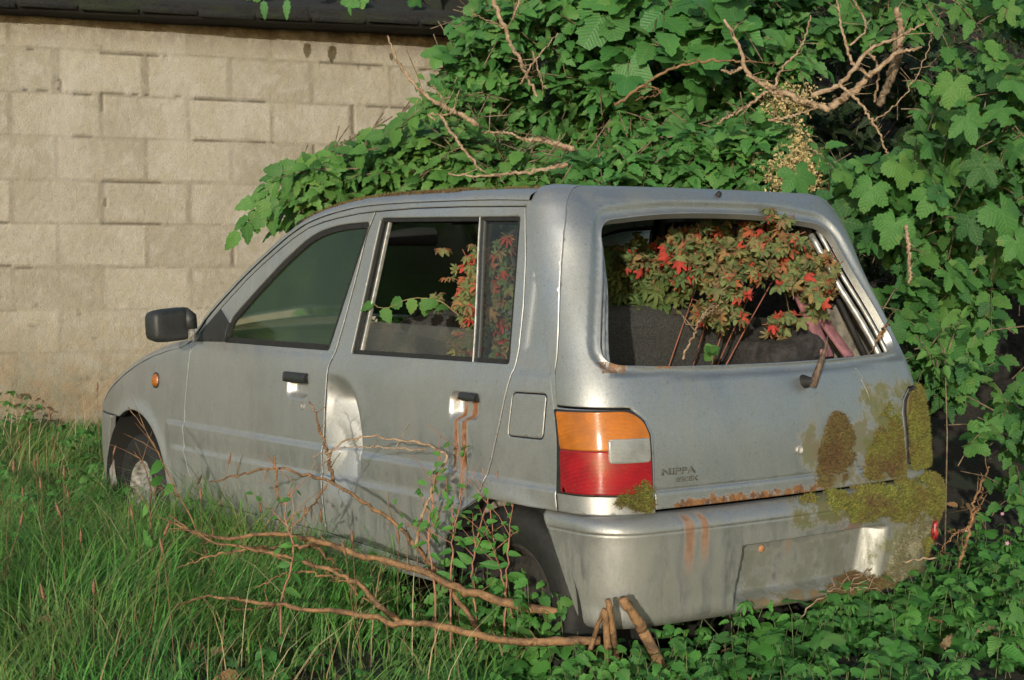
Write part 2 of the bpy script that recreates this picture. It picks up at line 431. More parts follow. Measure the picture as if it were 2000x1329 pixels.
# ------------------------------------------------------------------ bumper surface in (s, h)
BUM = [ # h,   z,    r,     R,    dW
 (.225,.246,.050,.13,-.030),
 (.245,.240,.020,.14,-.010),
 (.265,.252,.002,.15,.000),
 (.320,.310,-.012,.15,.003),
 (.400,.395,-.024,.15,.006),
 (.475,.478,-.030,.14,.008),
 (.488,.490,-.031,.14,.009),
 (.505,.506,-.026,.14,.008),
 (.525,.522,-.008,.13,.000),
 (.545,.530,.012,.12,-.018),
 (.570,.531,.045,.11,-.050)]
def bum_ys(z): return interp([(.22,.128),(.265,.165),(.309,.186),(.385,.217),(.472,.258),(.532,.292)], z)
def bump_s(q):
    a = q[:, 0]/.75; h = q[:, 1]; c = lambda i: interp([(k[0], k[i]) for k in BUM], h)
    z, r, R, dW = c(1), c(2), c(3), c(4); ys = bum_ys(z); Wd = halfw(ys, z)+dW; s = np.sign(a); b = np.abs(a)
    xf = Wd-R; x1 = b/A1*xf; y1 = r+BOW*x1**2; yf = r+BOW*xf**2; sl = 2*BOW*xf; t = np.clip((b-A1)/(A2-A1), 0, 1); yb = np.minimum(yf+R, ys-.01); k = .6
    bx = (1-t)**3*xf+3*(1-t)**2*t*(xf+k*R)+3*(1-t)*t*t*Wd+t**3*Wd; by = (1-t)**3*yf+3*(1-t)**2*t*(yf+k*R*sl)+3*(1-t)*t*t*(yb-k*(yb-yf))+t**3*yb
    yy = yb+(ys-yb)*np.clip((b-A2)/(1-A2), 0, 1)
    return np.stack([s*np.where(b < A1, x1, bx), np.where(b < A1, y1, np.where(b < A2, by, yy)), z], 1)
def bump_disp(q):
    s, h = q[:, 0], q[:, 1]
    sl = interp([(.25, -.262), (.31, -.258), (.415, -.236)], h)            # left wall of the plate recess
    rx = sm(s, sl-.002, sl+.022)*(1-sm(s, .262, .318))
    rz = sm(h, .262, .300)*(1-sm(h, .417, .431))
    d = -.060*rx*rz
    d = d-.0022*np.exp(-((h-.4865)/.0028)**2)
    d = d-.012*np.exp(-(((s-.56)/.09)**2+((h-.33)/.05)**2))        # knocked right corner
    d = d+.002*np.sin(s*17+1)*np.exp(-((h-.285)/.03)**2)
    return d
bump_fn = disp_fn(bump_s, bump_disp)

# ------------------------------------------------------------------ car materials
def paint(name, streaks=(), patches=(), base=(.465, .47, .47), lowdirt=1.0, inside_=False):
    m = NT(name); x, y, z = m.sep(m.pos())[:3]
    n1 = m.noise(3.2, 6, .6); n2 = m.noise(38, 5, .65); n3 = m.noise(420, 2, .5)
    big = m.mr(n1, .35, .7)
    col = m.mix(m.mr(n3, .25, .75), tuple(c*.86 for c in base), tuple(c*1.13 for c in base))
    n5 = m.noise(210, 3, .75); col = m.mix(m.mr(n5, .38, .62, .0, .34), col, tuple(c*.55 for c in base)); n6 = m.noise(330, 2, .7, off=(3, 3, 3)); col = m.mix(m.mr(n6, .56, .68, 0, .35), col, (.62, .62, .60))
    # chalked, greenish film where water and algae sit
    film = m.math('MULTIPLY', m.mr(m.noise(5, 8, .72, stretch=(1, 1, .35)), .36, .70), .50)
    col = m.mix(film, col, (.155, .165, .13))
    low = m.math('MULTIPLY', m.mr(z, .62, .28), m.mr(m.noise(26, 7, .7, stretch=(1, 1, .22)), .38, .62)); low = m.math('MULTIPLY', low, .60*lowdirt); dust = m.math('MULTIPLY', m.mr(m.noise(1.7, 9, .75, off=(9, 4, 2)), .42, .66), .30); col = m.mix(dust, col, (.24, .235, .205))
    col = m.mix(low, col, (.085, .095, .06))
    spots = m.math('MULTIPLY', m.mr(m.noise(95, 4, .7), .60, .70), .45)
    col = m.mix(spots, col, (.10, .10, .085))
    rough = m.mixf(film, .41, .58); rough = m.math('ADD', rough, m.math('MULTIPLY', m.mr(n2, .3, .7), .06)); rough = m.math('ADD', rough, m.math('MULTIPLY', low, .3))
    metal = m.math('SUBTRACT', .86, m.math('ADD', m.math('MULTIPLY', film, .5), m.math('MULTIPLY', low, .8)), clamp=True)
    # (axis, centre, halfwidth, wobble, z top, z bottom, strength)
    for ax, c0, hw, wob, zt, zb, st in streaks:
        u = {'x': x, 'y': y}[ax]
        wv = m.noise(9, 3, .5, stretch=(.02, .02, 1), off=(0, 0, c0*31)); u2 = m.math('ADD', u, m.math('MULTIPLY', m.math('SUBTRACT', wv, .5), wob*2))
        dd = m.math('ABSOLUTE', m.math('SUBTRACT', u2, c0)); k = m.mr(dd, hw, hw*.3)
        k = m.math('MULTIPLY', k, m.mr(z, zt+.006, zt-.006)); k = m.math('MULTIPLY', k, m.mr(z, zb, zb+(zt-zb)*.55))
        k = m.math('MULTIPLY', k, m.mr(n2, .25, .55, .55, 1)); k = m.math('MULTIPLY', k, st)
        rc = m.mix(m.mr(n2, .35, .65), (.24, .095, .018), (.14, .05, .012)); col = m.mix(k, col, rc); rough = m.mixf(k, rough, .8); metal = m.mixf(k, metal, 0.)
    # (x0,x1,y0,y1,z0,z1,soft,strength,colour a,colour b,noise scale)
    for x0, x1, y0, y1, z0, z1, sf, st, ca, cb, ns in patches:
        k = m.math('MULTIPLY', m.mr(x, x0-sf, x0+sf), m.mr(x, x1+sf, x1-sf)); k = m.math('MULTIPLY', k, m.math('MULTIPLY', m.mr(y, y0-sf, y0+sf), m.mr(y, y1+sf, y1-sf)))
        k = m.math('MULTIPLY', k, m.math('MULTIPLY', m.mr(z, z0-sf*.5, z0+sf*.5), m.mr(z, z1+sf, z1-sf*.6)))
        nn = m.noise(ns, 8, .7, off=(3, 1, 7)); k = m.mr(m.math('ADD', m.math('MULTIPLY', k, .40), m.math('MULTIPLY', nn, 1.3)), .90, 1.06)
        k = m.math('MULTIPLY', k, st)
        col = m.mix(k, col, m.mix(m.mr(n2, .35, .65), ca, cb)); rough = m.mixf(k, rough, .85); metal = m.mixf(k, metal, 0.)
    m.inp('Base Color', col).inp('Roughness', rough).inp('Metallic', metal).inp('Coat Weight', .05).inp('Coat Roughness', .30)
    b = m.math('ADD', m.math('MULTIPLY', n3, .35), m.math('ADD', m.math('MULTIPLY', n2, .25), m.math('MULTIPLY', n5, .35))); m.bump(b, .22, .0025)
    return m.m
RUST = ((.20, .090, .024), (.075, .034, .015))
M = {}
M['paint'] = paint('silver_paint')
M['paint_rdoor'] = paint('silver_paint_rear_door', streaks=[('y', .665, .012, .006, .79, .50, 1.0), ('y', .625, .019, .007, .79, .44, 1.0)],
    patches=[(-.8, -.6, .57, .69, .784, .797, .006, .9, *RUST, 60)])
M['paint_tail'] = paint('silver_paint_tailgate', base=(.40, .41, .40), streaks=[], patches=[(-.46, .14, -.1, .2, .49, .562, .022, 1.0, *RUST, 34), (-.44, -.05, -.1, .2, .50, .556, .014, 1.0, *RUST, 60),
    (-.60, -.52, 0, .3, .885, .915, .006, .9, *RUST, 60), (-.44, -.36, 0, .3, .890, .905, .006, .9, *RUST, 60), (.02, .62, -.1, .3, .52, .72, .09, .85, (.10, .075, .03), (.085, .095, .03), 9), (.28, .62, -.1, .3, .52, .82, .08, .9, (.12, .11, .03), (.07, .085, .02), 14)])
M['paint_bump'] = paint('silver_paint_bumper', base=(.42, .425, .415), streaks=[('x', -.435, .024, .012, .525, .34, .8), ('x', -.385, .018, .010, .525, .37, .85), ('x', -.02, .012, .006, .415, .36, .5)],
    patches=[(.10, .22, -.1, .2, .42, .53, .03, .8, (.14, .055, .03), (.09, .04, .02), 24), (-.1, .8, -.2, .4, .44, .56, .07, .95, (.10, .085, .03), (.075, .09, .025), 12), (.32, .8, -.2, .4, .24, .56, .09, .95, (.10, .10, .03), (.16, .16, .09), 13), (-.26, .30, -.1, .2, .25, .405, .03, .8, (.075, .085, .06), (.10, .105, .08), 7), (-.2, .7, -.2, .4, .235, .275, .02, .8, (.16, .09, .03), (.07, .075, .03), 30)])  # plate recess patch: algae green-grey that also paints in the recess's shade
M['black'] = simple('weathered_black_plastic', (.018, .020, .020), .55, bump=(160, .25, .002), var=.4)
M['rubber'] = simple('dull_black_rubber', (.008, .008, .007), .75, bump=(60, .3, .003), var=.5)
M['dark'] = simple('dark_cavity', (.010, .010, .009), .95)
M['trim'] = simple('grey_interior_trim', (.17, .155, .125), .85, bump=(30, .5, .006), var=.55)
M['cloth'] = simple('mouldy_seat_cloth', (.036, .036, .032), .95, bump=(240, .4, .003), var=.6)
M['flange'] = simple('pale_bare_flange', (.30, .30, .28), .42, .55, bump=(40, .3, .002), var=.3)
M['steel'] = simple('corroded_wheel_steel', (.25, .24, .22), .6, .3, bump=(45, .7, .004), var=.6)
M['dark_steel'] = simple('near_black_wheel_steel', (.014, .011, .008), .8, bump=(45, .7, .004), var=.6)  # near-black copy of the wheel steel for rear and right rims
def glassmat(name, tint, dirt, dirtcol, rough=0.0, refl=1.0, nscale=8):
    m = NT(name); m.t.nodes.remove(m.b)
    tr = m.n('BsdfTransparent'); tr.inputs[0].default_value = (*tint, 1)
    gl = m.n('BsdfGlossy'); gl.inputs[0].default_value = (.9*refl, .9*refl, .9*refl, 1); gl.inputs[1].default_value = .08
    fr = m.n('Fresnel'); fr.inputs[0].default_value = 1.45
    df = m.n('BsdfDiffuse'); tl = m.n('BsdfTranslucent'); nn = m.noise(nscale, 8, .68); cc = m.mix(m.mr(m.noise(nscale*.6, 4), .35, .65), dirtcol, tuple(c*.55 for c in dirtcol))
    m.l(cc, df.inputs[0]); m.l(cc, tl.inputs[0]); dm = m.n('MixShader'); dm.inputs[0].default_value = .55; m.l(df.outputs[0], dm.inputs[1]); m.l(tl.outputs[0], dm.inputs[2])
    base = tr.outputs[0]
    if rough:
        rf = m.n('BsdfRefraction'); rf.inputs[0].default_value = (*tint, 1); rf.inputs['Roughness'].default_value = rough; rf.inputs['IOR'].default_value = 1.12
        mx = m.n('MixShader'); mx.inputs[0].default_value = .85; m.l(tr.outputs[0], mx.inputs[1]); m.l(rf.outputs[0], mx.inputs[2]); base = mx.outputs[0]
    m1 = m.n('MixShader'); m.l(fr.outputs[0], m1.inputs[0]); m.l(base, m1.inputs[1]); m.l(gl.outputs[0], m1.inputs[2])
    m2 = m.n('MixShader'); m.l(m.mr(nn, .3, .7, dirt*.5, dirt*1.5), m2.inputs[0]); m.l(m1.outputs[0], m2.inputs[1]); m.l(dm.outputs[0], m2.inputs[2]); m.l(m2.outputs[0], m.out.inputs[0])
    return m.m
M['glass_dirty'] = glassmat('window_glass_dusty', (.72, .76, .72), .16, (.20, .19, .15))
M['glass_haze'] = glassmat('window_glass_hazed', (.84, .86, .82), .36, (.30, .27, .21))
M['glass_front'] = glassmat('door_glass_algae', (.95, .98, .90), .27, (.14, .25, .075), rough=.14, nscale=3)
M['glass_screen'] = glassmat('windscreen_glass_algae', (.93, .97, .90), .20, (.16, .34, .08), nscale=4)
M['glass_quarter'] = glassmat('quarter_glass_spotted', (.93, .95, .93), .14, (.20, .17, .13))
def lensmat(name, col, em=None):
    m = NT(name); u = m.pos()
    wv = m.n('TexWave'); wv.wave_type = 'BANDS'; wv.bands_direction = 'Z'; wv.inputs['Scale'].default_value = 95; wv.inputs['Distortion'].default_value = .4; m.l(u, wv.inputs[0])
    n = m.noise(14, 6, .6); c = m.mix(m.mr(n, .35, .7), col, tuple(k*.62 for k in col))
    c = m.mix(m.math('MULTIPLY', wv.outputs[0], .35), c, tuple(k*.35 for k in col)); g_ = m.mr(m.noise(60, 6, .7), .55, .75, 0, .4); c = m.mix(g_, c, (.10, .09, .05)); m.inp('Base Color', c).inp('Roughness', m.mr(n, .3, .7, .14, .28)).inp('Coat Weight', .5).inp('Coat Roughness', .12)
    m.bump(wv.outputs[0], .35, .002); return m.m
M['amber'] = lensmat('amber_lens', (.46, .14, .008)); M['red'] = lensmat('red_lens', (.30, .005, .008)); M['clear'] = lensmat('clear_lens', (.26, .27, .25))
def mossmat(name, a, b, c):
    m = NT(name); g = m.n('NewGeometry'); r = g.outputs['Random Per Island']; n = m.noise(9, 8, .75)
    m.inp('Base Color', m.mix(m.mr(n, .42, .58), m.mix(r, a, b), m.mix(r, tuple(k*.6 for k in b), c))).inp('Roughness', .9); return m.m
M['moss'] = mossmat('cushion_moss', (.075, .095, .018), (.19, .19, .03), (.11, .07, .022))
M['moss_rust'] = mossmat('rusty_moss', (.13, .085, .025), (.10, .095, .03), (.12, .05, .02))
M['lichen'] = mossmat('pale_lichen', (.30, .29, .20), (.20, .19, .11), (.12, .11, .05))
# ------------------------------------------------------------------ the car
car = empty('abandoned_car', (0, 1.6, 0), 'silver five door hatchback left to rot, mossy and rusty, parked in long grass', 'car')
FINE_T = [(.05, .95, .48, .54, .009)]
def build_side(sgn):
    L = sgn < 0
    fn = side_fn(sgn)
    if not L:
        holes = [front_door_o, rear_door_o]
    else: holes = [front_door_o, rear_door_o, flap_o]
    b = panel('body_side', body_o, holes, fn, M['paint'], car, rimmat=(M['dark'], 1), sp=.018, gap=0, thick=.02, flip=L, fine=[(.04, 2.5, .575, .61, .008), (.04, 2.5, .495, .52, .008)])
    fdx = (lambda q: bowl(q, 1.525, .775, .068, .040, .030)) if L else None
    fd = panel('front_door', front_door_o, [fwin], side_fn(sgn, extra=fdx), M['paint'], car, sp=.018, flip=L, rimmat=(M['dark'], 0), thick=.025, fine=[(1.40, 1.65, .72, .83, .007), (1.3, 2.4, .585, .612, .008), (1.3, 2.4, .498, .518, .008)])
    rdx = (lambda q: bowl(q, .632, .772, .070, .042, .034)+dent(q)) if L else None
    rd = panel('rear_door', rear_door_o, [rwin], side_fn(sgn, extra=rdx), M['paint_rdoor'] if L else M['paint'], car, sp=.018, flip=L, rimmat=(M['dark'], 0), thick=.025, fine=[(.53, .74, .71, .83, .007), (1.17, 1.40, .40, .87, .007), (.4, 1.17, .575, .61, .008), (.4, 1.17, .498, .518, .008)])
    return b, fd, rd
bsL, fdL, rdL = build_side(-1); bsR, fdR, rdR = build_side(1)
rdL['label'] = 'rear door with a bright crease knocked into its leading edge and rust runs below the handle'
def strip_on(sgn, pts, w, h, name, mat, parent, off=.001, n=40, closed=False):
    """a raised bead that follows a line in (y, z) on the side surface"""
    P = np.asarray(pts, float); P = spline(P, n); T = np.gradient(P, axis=0); T /= np.linalg.norm(T, axis=1)[:, None]; N = np.stack([-T[:, 1], T[:, 0]], 1)
    V = []
    for o, hh in ((-w/2, -.006), (-w/2, h*.7), (-w*.25, h), (w*.25, h), (w/2, h*.7), (w/2, -.006)):
        q = P+N*o; p = side_fn(sgn, off, None)(q); p[:, 0] += sgn*hh; V.append(p)
    k = len(V); V = np.stack(V, 1).reshape(-1, 3); F = [(i*k+j, i*k+j+1, (i+1)*k+j+1, (i+1)*k+j) for i in range(n-1) for j in range(k-1)]
    if sgn > 0: F = [f[::-1] for f in F]
    return make(name, V, F, mat, parent)
def pane(sgn, outline, off, name, mat, parent):
    return panel(name, outline, [], side_fn(sgn, off, None), mat, parent, sp=.05, gap=0, thick=.003, edge=0, flip=sgn < 0)
def loopband(sgn, outline, w, off, name, mat, parent, thick=.01):
    """seal round a window: the band between a loop and the loop moved inwards"""
    P = np.asarray(outline); P = P if area2(P) > 0 else P[::-1]; P = inset(resample(P, .03), -.004); Q = inset(P, w)
    return panel(name, P, [Q], side_fn(sgn, off, None), mat, parent, sp=.03, gap=0, thick=thick, edge=.001, flip=sgn < 0)
for sgn, fd, rd in ((-1, fdL, rdL), (1, fdR, rdR)):
    loopband(sgn, fwin, .020, -.010, 'window_seal', M['rubber'], fd)
    loopband(sgn, rwin, .014, -.010, 'window_seal', M['rubber'], rd)
    pane(sgn, inset(resample(fwin if area2(fwin) > 0 else fwin[::-1], .04), .006), -.017, 'window_glass', M['glass_front'] if sgn < 0 else M['glass_haze'], fd)
    # rear door: fixed quarter light, divider bar, lowered pane
    dv = [(.655, .895), (.640, 1.0), (.600, 1.20), (.585, 1.300)]
    dv = [(.620, .893), (.606, 1.0), (.592, 1.10), (.575, 1.20), (.556, 1.300)] if False else [(.612, .893), (.625, 1.0), (.640, 1.10), (.655, 1.20), (.668, 1.300)]
    strip_on(sgn, dv, .018, .004, 'window_divider', M['black'], rd, off=-.014)
    strip_on(sgn, [(a+.010, b) for a, b in dv], .004, .007, 'bright_bead', M['flange'], rd, off=-.013)
    pane(sgn, [(.462, .893), (.612, .893), (.625, 1.0), (.640, 1.10), (.655, 1.20), (.668, 1.300), (.497, 1.294)], -.019, 'quarter_glass', M['glass_quarter'], rd)
    pane(sgn, [(.612, .88), (1.235, .88), (1.215, .993), (.625, .985)], -.021, 'lowered_glass', M['glass_haze'], rd)
    # channels at the front of the window opening
    for o in (.012, .026, .040):
        strip_on(sgn, [(1.236-o, .897), (1.205-o, 1.10), (1.176-o, 1.296)], .006, .006 if o != .026 else .002, 'glass_run', M['black'] if o != .040 else M['flange'], rd, off=-.018)
    # mirror gusset
    panel('mirror_gusset', [(2.045, .899), (2.262, .893), (2.20, .950), (2.108, 1.011), (2.033, .965)], [], side_fn(sgn, .003, None), M['black'], fd, sp=.03, gap=.001, thick=.012, flip=sgn < 0)
# left handles, lock, flap, indicator
def flat_handle(y0, y1, zt, zb, name, mat, parent, drop, rust=False):
    mb = MB(); n = 10; V = []
    for i in range(n+1):
        t = i/n; y = y0+(y1-y0)*t; x = -float(halfw(y, zt))
        b = zb+drop*(2*t-1)**2*.5
        for dx, z in ((-.001, zt+.004), (-.008, zt), (-.010, (zt+b)/2), (-.009, b), (.004, b-.001), (.012, zt-.006)): V.append((x+dx-.001, y, z))
    k = 6; F = [(i*k+j, i*k+j+1, (i+1)*k+j+1, (i+1)*k+j) for i in range(n) for j in range(k-1)]; F += [tuple(range(k)), tuple(n*k+j for j in range(k))[::-1]]
    return make(name, V, F, mat, parent, smooth=False)
flat_handle(1.462, 1.606, .817, .787, 'door_handle', M['black'], fdL, .006)
h = flat_handle(.570, .650, .808, .790, 'door_handle', M['black'], rdL, .004); h['label'] = 'broken handle stub, black and rusty'
lk = MB(); lk.lathe([(.0, -.004), (.006, -.004), (.007, -.002), (.009, .0), (.012, .001), (.013, -.002), (.013, -.01)], (-float(halfw(1.485, .718))-.004, 1.485, .718), (-1, 0, .05), 24); lk.build('door_lock', M['steel'], fdL)
ff = panel('fuel_flap', flap_o, [], side_fn(-1, .0008), M['paint'], car, sp=.02, flip=True, rimmat=(M['dark'], 0), gap=.0035, thick=.014)
il = MB(); il.lathe([(.0, .014), (.012, .013), (.020, .009), (.025, .002), (.026, -.006)], (-float(halfw(2.554, .739))-.001, 2.554, .739), (-1, 0, .08), 28); il.build('side_indicator', M['amber'], bsL)
il = MB(); il.lathe([(.0245, .003), (.029, .003), (.030, -.004)], (-float(halfw(2.554, .739))-.001, 2.554, .739), (-1, 0, .08), 28); il.build('indicator_rim', M['black'], bsL)
# dark shells just inside the doors and wheel arches, cabin floor
mb = MB()
def shell(sgn, poly, off):
    P = np.asarray(poly); p = side_fn(sgn, off, None)(P); return p
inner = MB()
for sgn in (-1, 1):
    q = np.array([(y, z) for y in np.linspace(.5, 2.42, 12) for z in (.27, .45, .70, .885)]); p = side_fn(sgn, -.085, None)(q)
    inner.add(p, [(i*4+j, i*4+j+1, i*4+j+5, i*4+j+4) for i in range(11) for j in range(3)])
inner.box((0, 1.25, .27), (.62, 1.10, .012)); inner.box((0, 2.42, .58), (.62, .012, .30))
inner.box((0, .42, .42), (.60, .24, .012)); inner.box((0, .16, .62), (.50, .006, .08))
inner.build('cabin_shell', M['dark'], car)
# wheel housings
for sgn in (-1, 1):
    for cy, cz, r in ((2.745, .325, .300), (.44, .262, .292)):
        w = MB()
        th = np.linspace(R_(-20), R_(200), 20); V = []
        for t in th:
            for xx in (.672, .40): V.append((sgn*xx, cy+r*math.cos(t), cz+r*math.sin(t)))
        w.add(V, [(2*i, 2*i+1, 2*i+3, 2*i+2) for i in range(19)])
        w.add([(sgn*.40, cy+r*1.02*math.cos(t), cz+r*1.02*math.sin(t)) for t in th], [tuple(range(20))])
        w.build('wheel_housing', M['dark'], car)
# wheels
def wheel(c, sgn, steer=0, flat=0):
    root = MB(); ax = (sgn*math.cos(steer), math.sin(steer), 0)
    tp = [(.155, -.055), (.175, -.068), (.215, -.075), (.242, -.070), (.256, -.055), (.260, -.02), (.260, .02), (.256, .055), (.242, .070), (.215, .075), (.175, .068), (.155, .055)]
    root.lathe([(r, o) for r, o in tp], c, ax, 56)
    t = root.build('wheel', M['rubber'], car)
    r = MB(); r.lathe([(.157, .052), (.150, .062), (.146, .050), (.138, .030), (.120, .022), (.105, .034), (.085, .040), (.070, .030), (.055, .045), (.03, .05), (0, .05)], c, ax, 48)
    r.build('wheel_rim', M['steel'] if flat == 0 else M['dark_steel'], t); return t
wheel((-.585, 2.77, .262), -1, .12); wheel((.585, 2.745, .262), 1, 0, 1); wheel((-.585, .45, .258), -1, 0, 1); wheel((.585, .45, .258), 1, 0, 1)
# roof, pillars, windscreen, bonnet swept along the roof edge
E_ = spline(EDGE, 160); ET = np.gradient(E_, axis=0); ET /= np.linalg.norm(ET, axis=1)[:, None]; EN = np.stack([-ET[:, 1], ET[:, 0]], 1)
ROWS = [(0, 0), (.003, .0005), (.008, .003), (.013, .009), (.018, .020), (.023, .036), (.027, .060), (.030, .10), (.033, .17), (.037, .34), (.042, .6), (.045, 1.0)]
def top_sheet(i0, i1, rows, name, mat, parent, crown=0., sides=(-1, 1), ystart=False):
    V = []; idx = range(i0, i1+1)
    seq = [(s_, r) for s_ in (-1,) for r in rows]+[(1, r) for r in rows[::-1]] if sides == (-1, 1) else [(sides[0], r) for r in rows]
    if sides == (-1, 1) and rows[-1][1] == 1.0: seq.pop(len(rows))
    for i in idx:
        for s_, (u, f) in seq:
            y, z = E_[i]+EN[i]*(u+crown*math.sin(math.pi/2*min(1, f))); W0 = float(halfw(E_[i][0], E_[i][1]))
            if ystart and i-i0 < 3: y = max(y, float(interp([(1.335, .441), (1.369, .456), (1.384, .501)], z))+.004)
            V.append((s_*(W0-f*.58 if f < .5 else W0*(1-f)+0*f), y, z))
    k = len(seq); F = [(a*k+j, a*k+j+1, (a+1)*k+j+1, (a+1)*k+j) for a in range(len(idx)-1) for j in range(k-1)]
    if sides[0] == 1: F = [f[::-1] for f in F]
    return make(name, V, F, mat, parent)
iA = int(np.argmin(np.abs(E_[:, 0]-1.66))); iB = int(np.argmin(np.abs(E_[:, 0]-2.33)))
rf = top_sheet(0, iA, ROWS, 'roof', M['paint'], car)
lr = [(u-.02, f) for u, f in ROWS[4:]]; top_sheet(2, iA-1, lr, 'headlining', M['cloth'], car)
for s_ in (-1, 1): top_sheet(iA, iB, ROWS[:7], 'windscreen_pillar', M['paint'], car, sides=(s_,))
top_sheet(iA, iB, ROWS[6:], 'windscreen', M['glass_screen'], car, crown=.05)
bn = top_sheet(iB, len(E_)-1, ROWS, 'bonnet', M['paint'], car, crown=.02)
# nose: closes the front below the bonnet, with bumper and headlights
nose = MB(); V = []
f_y = interp([(0, 3.37), (.35, 3.345), (.5, 3.28), (.6, 3.19)], np.abs(np.linspace(-.6, .6, 25)))
for z in (.20, .40, .58, .66): V += [(x, y-(.06 if z > .6 else 0), z) for x, y in zip(np.linspace(-.6, .6, 25), f_y)]
nose.add(V, [(r*25+i, r*25+i+1, (r+1)*25+i+1, (r+1)*25+i) for r in range(3) for i in range(24)]); nose.build('front_valance', M['paint'], car)
fbo = [(2.99, .578), (3.33, .578), (3.352, .50), (3.345, .36), (3.30, .24), (3.10, .22), (3.028, .30), (3.040, .36), (3.035, .42), (3.015, .49)]
for s_ in (-1, 1): panel('front_bumper', fbo, [], side_fn(s_, .004, None), M['paint'], car, sp=.02, flip=s_ < 0, gap=.002, thick=.02)
for s_ in (-1, 1):
    hl = MB(); hl.box((s_*.38, 3.27, .64), (.11, .03, .05), bev=.02); hl.build('headlight', M['clear'], car)
# door mirror: dark shell, glass edge rim, foot
for s_ in (-1, 1):
    mm = Matrix.Rotation(R_(14 if s_ < 0 else -14), 3, 'Z') @ Matrix.Rotation(R_(-3), 3, 'Y'); mm = np.array(mm)
    c = np.array([s_*.803, 2.185, .957]); V = []; n = 30; th = np.linspace(0, 2*np.pi, n, endpoint=False)
    def sq(a, b, p=4.5): return np.sign(np.cos(th))*np.abs(np.cos(th))**(2/p)*a, np.sign(np.sin(th))*np.abs(np.sin(th))**(2/p)*b
    rings = [(.0, .0, -.030), (.055, .030, -.033), (.082, .047, -.031), (.089, .055, -.026), (.093, .060, -.014), (.094, .061, .006), (.088, .056, .035), (.066, .040, .058), (.03, .018, .066), (0, 0, .068)]
    for a, b, d in rings:
        X, Z = sq(a, b); V.append(np.stack([X*.95, np.full(n, d), Z*.95], 1))
    V = np.concatenate(V)@mm.T+c
    mo = make('door_mirror', V, [(i*n+j, i*n+(j+1) % n, (i+1)*n+(j+1) % n, (i+1)*n+j) for i in range(len(rings)-1) for j in range(n)], M['black'], fdL if s_ < 0 else fdR)
    ft = MB(); cx = np.array([s_*.728, 2.172, .972])
    Vt = np.array([(-.028, -.02, .045), (-.028, -.02, -.03), (.010, -.02, -.03), (.006, -.02, .02), (-.028, .03, .045), (-.028, .03, -.03), (.010, .03, -.03), (.006, .03, .02)])*[-s_, 1, 1]+cx
    ft.add(Vt, [(0, 1, 2, 3), (7, 6, 5, 4), (0, 4, 5, 1), (1, 5, 6, 2), (2, 6, 7, 3), (3, 7, 4, 0)]); ft.build('mirror_arm', M['black'], mo, smooth=False)
    f2 = MB(); f2.tube([(s_*.735, 2.165, .90), (s_*.735, 2.165, .95)], .012, 12); f2.build('mirror_pivot', M['steel'], mo)
# ---- tail
tg = panel('tailgate', tg_o, [tg_win], tg_fn, M['paint_tail'], car, sp=.017, gap=.003, thick=.022, rimmat=(M['dark'], 0), fine=[(-.66, .66, .885, .935, .006), (-.62, -.43, .93, 1.33, .006), (.43, .62, .93, 1.33, .006), (-.5, .5, 1.29, 1.36, .006), (-.46, .46, .565, .60, .006)])
for s_ in (-1, 1):
    co = [(.7497, .531), (.4575, .531), (.4575, .58), (.464, .73), (.480, .764), (.514, .795), (.703, .797), (.684, .86), (.664, .922), (.641, 1.02), (.619, 1.118), (.603, 1.185), (.586, 1.25), (.564, 1.30), (.538, 1.345), (.511, 1.385), (.47, 1.42), (.60, 1.449), (.7497, 1.449)]
    co = [(s_*a, b) for a, b in co]
    panel('rear_corner', co, [], cap0, M['paint'], car, sp=.018, gap=0, thick=.02, edge=0, rimmat=(M['dark'], 0))
def lens(poly, off, name, mat, parent, rad=.012, thick=.02, edge=.004):
    return panel(name, rounded(poly, rad), [], disp_fn(cap0, lambda q: np.full(len(q), off)), mat, parent, sp=.012, gap=.0, thick=thick, edge=edge)
lobox = [(-.747, .577), (-.747, .792), (-.518, .795), (-.487, .764), (-.472, .73), (-.4645, .577)]
for s_ in (-1, 1):
    root = panel('tail_light', [(s_*a, b) for a, b in lobox], [], disp_fn(cap0, lambda q: np.full(len(q), .004)), M['rubber'], car, sp=.02, gap=0, thick=.02)
    root['label'] = 'amber and red tail light with a clean square reversing lens' if s_ > 0 else 'tail light gone brown and green under moss'
    am = [(-.700, .693), (-.700, .787), (-.521, .790), (-.492, .762), (-.478, .728), (-.4755, .693)]; rd_ = [(-.700, .583), (-.700, .6915), (-.4755, .6915), (-.469, .583)]
    old = s_ < 0
    lens([(s_*a, b) for a, b in am], .010, 'amber_lens', M['moss_rust'] if old else M['amber'], root, [.002, .006, .02, .02, .01, .002])
    lens([(s_*a, b) for a, b in rd_], .010, 'red_lens', M['black'] if old else M['red'], root, [.006, .002, .002, .006])
    lens([(s_*a, b) for a, b in [(-.570, .662), (-.570, .722), (-.482, .722), (-.480, .662)]], .016, 'reverse_lens', M['moss'] if old else M['clear'], root, .010)
# bumper
bp = panel('rear_bumper', [(-.7495, .228), (-.7495, .569), (.7495, .569), (.7495, .228)], [], bump_fn, M['paint_bump'], car, sp=.016, gap=0, thick=.015, edge=.002, fine=[(-.33, .36, .25, .44, .0065), (-.74, .74, .478, .496, .005)])
